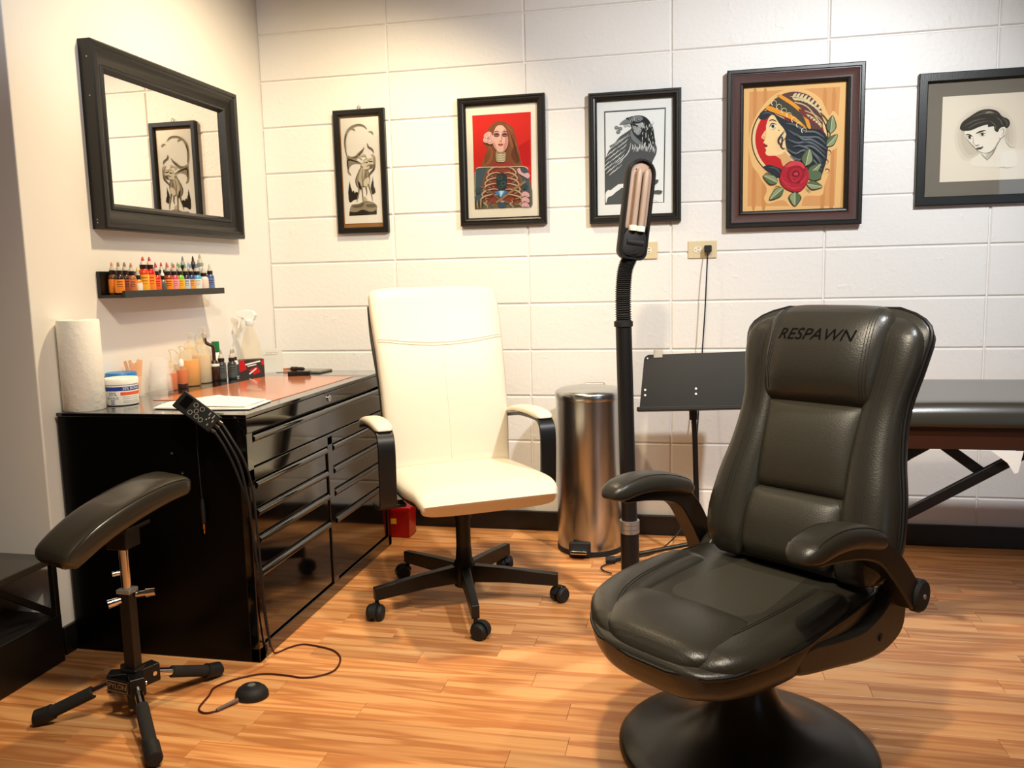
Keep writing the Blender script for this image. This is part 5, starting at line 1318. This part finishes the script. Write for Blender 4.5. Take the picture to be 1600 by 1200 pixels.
Bk = [
 (-1.150, .0135, .068, (110, 60, 30), OR_, (None, (230, 140, 60)), 'orange-tipped ink bottle behind the leftmost ledge bottles'),
 (-1.118, .0135, .068, (90, 60, 40), (150, 90, 50), (None, (150, 140, 120)), 'grey-tipped brown ink bottle in the back row near the left end'),
 (-1.086, .0135, .068, (214, 170, 40), YE, (None, (236, 190, 50)), 'yellow-tipped ink bottle behind the short amber one'),
 (-.980, .0135, .068, (180, 30, 24), OR_, (None, (180, 40, 44)), 'dark red-tipped ink bottle in the back row behind the short red one'),
 (-.914, .0135, .070, (206, 70, 80), (236, 140, 60), (None, (226, 110, 110)), 'pink-tipped ink bottle in the back row, left of the orange label'),
 (-.880, .0135, .070, (150, 40, 40), OR_, (None, (196, 76, 70)), 'rose-tipped ink bottle in the back row near the ledge middle'),
 (-.846, .0135, .070, (150, 70, 60), (226, 120, 110), (None, (170, 70, 60)), 'brown-red-tipped ink bottle in the back row beside the pink label'),
 (-.812, .0135, .070, (60, 140, 70), (120, 180, 90), (None, (120, 186, 130)), 'mint-tipped green ink bottle in the back row'),
 (-.778, .0135, .070, (40, 110, 60), (90, 160, 100), (None, (110, 160, 110)), 'sage-tipped dark green ink bottle in the back row'),
 (-.744, .0135, .088, (30, 32, 36), (110, 120, 130), ((150,150,156), (120, 124, 130)), 'tall grey-nozzled ink bottle rising behind the sky blue one'),
 (-.708, .0135, .070, (50, 90, 150), (110, 150, 200), (None, (120, 160, 210)), 'light blue-tipped ink bottle in the back row'),
 (-.676, .0140, .090, (16, 16, 18), (40, 40, 42), ((60,44,36), (44, 32, 28)), 'tall black ink bottle with a dark brown nozzle, back row'),
 (-.628, .0175, .098, (176, 178, 170), (150, 156, 154), ((196,190,178), (176, 166, 148)), 'tallest clear grey ink bottle at the right end of the back row'),
]
for k, (y, r, hb, bd, lb, tp, txt) in enumerate(Bk): ink_bottle(.031, y, ZL, r, hb, bd, lb, tp, txt, group='ink bottles on the wall ledge', cap=(150,150,142) if k == 12 else (30,22,20), nz=1.15 if hb > .08 else 1.0)
# dark ink bottles on the counter
for x, y, txt, hb, r in ((.096, -.632, 'black-grey ink bottle with a clear nozzle, front left of three on the cabinet', .074, .0175), (.116, -.588, 'black-grey ink bottle with a clear nozzle, middle of three on the cabinet', .072, .0175), (.098, -.540, 'white-shouldered black ink bottle, nearest the glove box', .070, .0170)):
    ink_bottle(x, y, T, r, hb, (58, 60, 62) if 'white' not in txt else (232,228,220), (76, 80, 80) if 'white' not in txt else (64, 70, 74), (None, (170, 160, 146)), txt, group='dark ink bottles on the cabinet', lab2=(40,42,44), nz=1.15)
gcb = thing('green_cap_bottle', 'white bottle with a tall green cap behind the dark ink bottles', 'bottle', (.050, -.590, T))
obj('body', MB().lathe([(.020, 0), (.022, .002), (.022, .085), (.014, .105), (.011, .110)], (0,0,0), 24), M['white'], gcb, angle=60)
plabel(obj('cap', MB().lathe([(.0145, .108), (.0155, .110), (.0145, .150), (.0, .151)], (0,0,0), 24), pm('green_cap', (14, 120, 60), .4), gcb), 'tall green cap')
pb2 = thing('pump_bottle', 'black bottle with a kinked brown spout beside the pale wash bottle', 'bottle', (.080, -.655, T))
obj('body', MB().lathe([(.017, 0), (.019, .002), (.019, .062), (.012, .074), (.010, .080)], (0,0,0), 22), M['brown'], pb2, angle=60)
obj('white_band', MB().lathe([(.0194, .058), (.0196, .059), (.0196, .066), (.0180, .068)], (0,0,0), 22, caps=False), M['white'], pb2)
obj('spout', MB().tube(catmull([(0,0,.075), (0,0,.122), (-.002,-.003,.138), (-.014,-.012,.146), (-.022,-.018,.156), (-.023,-.020,.174)], 6), .0068, 12), M['brown'], pb2)
obj('nozzle', MB().lathe([(.009, .170), (.010, .172), (.010, .188), (.006, .191), (.0045, .206), (.001, .217)], (-.023,-.020,0), 16), M['nozzle'], pb2)
# glove box
gb = thing('glove_box', 'red and black printed disposable glove box beside the dark ink bottles', 'box', (.142, -.485, T), R(35))
obj('carton', MB().box((0,0,.034), (.098,.055,.068)), pm('carton_dark', (54, 44, 38), .45), gb, smooth=False)
m3 = MB()
m3.prism([(-.049,.068),(-.030,.068),(-.020,.030),(-.049,.020)], (0,-.0278,0), (1,0,0), (0,0,1), (0,-.0004,0)); m3.prism([(-.012,.026),(.020,.040),(.034,.016),(.006,.006)], (0,-.0278,0), (1,0,0), (0,0,1), (0,-.0004,0)); m3.prism([(.036,.060),(.049,.068),(.049,.046),(.040,.044)], (0,-.0278,0), (1,0,0), (0,0,1), (0,-.0004,0))
obj('red_print', m3, M['red'], gb, smooth=False)
m3 = MB(); m3.prism([(-.026,.052),(.034,.064),(.034,.058),(-.024,.046)], (0,-.0278,0), (1,0,0), (0,0,1), (0,-.0004,0)); m3.prism([(-.018,.044),(.018,.050),(.018,.046),(-.016,.040)], (0,-.0278,0), (1,0,0), (0,0,1), (0,-.0004,0)); m3.prism([(-.014,.012),(.016,.034),(.018,.030),(-.010,.008)], (0,-.0282,0), (1,0,0), (0,0,1), (0,-.0004,0))
obj('pale_print', m3, M['white'], gb, smooth=False)
m3 = MB(); m3.prism([(.030*math.cos(2*PI*i/20), .014*math.sin(2*PI*i/20)) for i in range(20)], (0,0,.0681), (1,0,0), (0,1,0), (0,0,.0005)); obj('opening', m3, M['black'], gb, smooth=False)
# spray bottle
sp = thing('spray_bottle', 'clear spray bottle with a white trigger in the wall corner', 'spray bottle', (.085, -.375, T))
obj('body', MB().lathe([(.034, 0), (.038, .003), (.038, .110), (.034, .135), (.020, .175), (.014, .195), (.014, .205)], (0,0,0), 30, caps=False), M['clear2'], sp, angle=60)
obj('collar', MB().lathe([(.016, .200), (.0175, .202), (.0175, .222), (.012, .226)], (0,0,0), 22), M['white'], sp)
m3 = MB(); m3.prism([(-.020,.222),(.012,.222),(.020,.232),(.046,.240),(.046,.258),(.010,.268),(-.018,.262),(-.030,.245)], (0,-.010,0), (-.9,-.43,0), (0,0,1), (0,.020,0))
hd2 = obj('spray_head', m3, M['white'], sp, bevel=.003)
m3 = MB(); m3.tube([Vector((-.9,-.43,0))*q + Vector((0,0,z)) for q, z in ((.022,.238), (.038,.220), (.046,.192))], .0045, 8); obj('trigger', m3, M['white'], hd2)
# acrylic card holder
cd = thing('card_holder', 'clear upright card holder with a faint caption behind the glove box', 'card holder', (.185, -.385, T), R(35))
obj('card', MB().box((0, .004, .052), (.085, .0012, .100), Matrix.Rotation(R(-8), 3, 'X')), pm('grey_card', (226, 220, 208), .6), cd, smooth=False)
obj('acrylic_sheet', MB().box((0, .0, .053), (.092, .002, .106), Matrix.Rotation(R(-8), 3, 'X')), M['pane'], cd, smooth=False)
obj('foot', MB().box((0, -.006, .0015), (.092, .030, .003)), M['clear'], cd, smooth=False)
m3 = MB()
for k, w in enumerate((.006, .004, .007, .003, .005, .004)): m3.box((-.022+.0085*k, .0025-.0115, .086), (w, .0004, .004), Matrix.Rotation(R(-8), 3, 'X'))
obj('caption', m3, M['print_grey'], cd, smooth=False)
# cable coil, tablet, small machine case
cl2 = MB()
for k in range(2): cl2.tube([((.042-.004*k)*math.cos(2*PI*i/36), (.042-.004*k)*math.sin(2*PI*i/36), .003+.0045*k) for i in range(36)], .0024, 7, closed=True)
cl2.tube(catmull([(.040,.01,.004),(.06,.02,.003),(.08,.01,.003)], 6), .0022, 7)
tag(obj('cable_coil', cl2, pm('orange_brown_cable', (196, 130, 92), .5), loc=(.215, -.320, T)), 'thin orange-brown cable coil lying at the cabinet back', 'cable')
tbl = thing('tablet', 'flat dark tablet lying on the far end of the cabinet top', 'tablet', (.335, -.345, T), R(-6))
obj('case', MB().box((0,0,.004), (.155,.105,.008)), pm('tablet_grey', (120, 116, 108), .3), tbl, bevel=.003)
obj('screen', MB().box((0,0,.0083), (.140,.092,.0008)), pm('tablet_glass', (96, 92, 84), .12), tbl, smooth=False)
kc = thing('machine_case', 'small black case on the copper mat in front of the tablet', 'case', (.362, -.500, T+.002), R(18))
obj('case_body', MB().box((0,0,.009), (.088,.036,.018)), M['black'], kc, bevel=.002)
obj('lid_line', MB().box((0,-.0182,.012), (.084,.0006,.001)), M['rubber'], kc, smooth=False)
tm_ = thing('tattoo_machine', 'brown and black tattoo machine lying on the small black case', 'tattoo machine', (.352, -.492, T+.0205), R(-8))
obj('grip', MB().cyl((-.030,0,.0085), (-.004,0,.0085), .0085, n=16), M['brown'], tm_)
obj('motor', MB().lathe([(.006, 0), (.0075, .003), (.0075, .026), (.005, .034)], (-.004,0,.0085), 16, True, (1,0,0)), M['rubber'], tm_)
obj('tip', MB().lathe([(.005, 0), (.004, .012), (.0015, .020)], (-.030,0,.0085), 12, True, (-1,0,0)), M['silver'], tm_)
# folded paper towels under the power supply
for k, (poly, z, txt) in enumerate((
    ([(.290,-1.356),(.258,-1.222),(.345,-1.115),(.470,-1.150),(.596,-1.184),(.612,-1.352),(.470,-1.370)], .0022, 'white paper towel sheet, lower of two on the cabinet edge'),
    ([(.345,-1.335),(.315,-1.222),(.372,-1.120),(.480,-1.158),(.580,-1.188),(.592,-1.340)], .0076, 'white paper towel sheet, upper of two on the cabinet edge'))):
    m3 = MB(); P = []
    for a, b in zip(poly, poly[1:]+poly[:1]):
        for q in range(6): P.append(Vector((a[0]+(b[0]-a[0])*q/6, a[1]+(b[1]-a[1])*q/6, 0)))
    c = sum(P, Vector())/len(P); rings_t = []
    for f in (1.0, .8, .6, .4, .2):
        rings_t.append([c+(p-c)*f+Vector((0,0,.0034+.0010*math.sin(p.x*40*f+k)+.0008*math.cos(p.y*34*f))) for p in P])
    m3.loft([[c+(p-c)*f for p in P] for f in (.2, 1.0)]+rings_t, caps=True)
    tag(obj('paper_sheet', m3, M['paper'], loc=(0,0,T+z), angle=60), txt, 'paper', 'paper towel sheets on the cabinet')
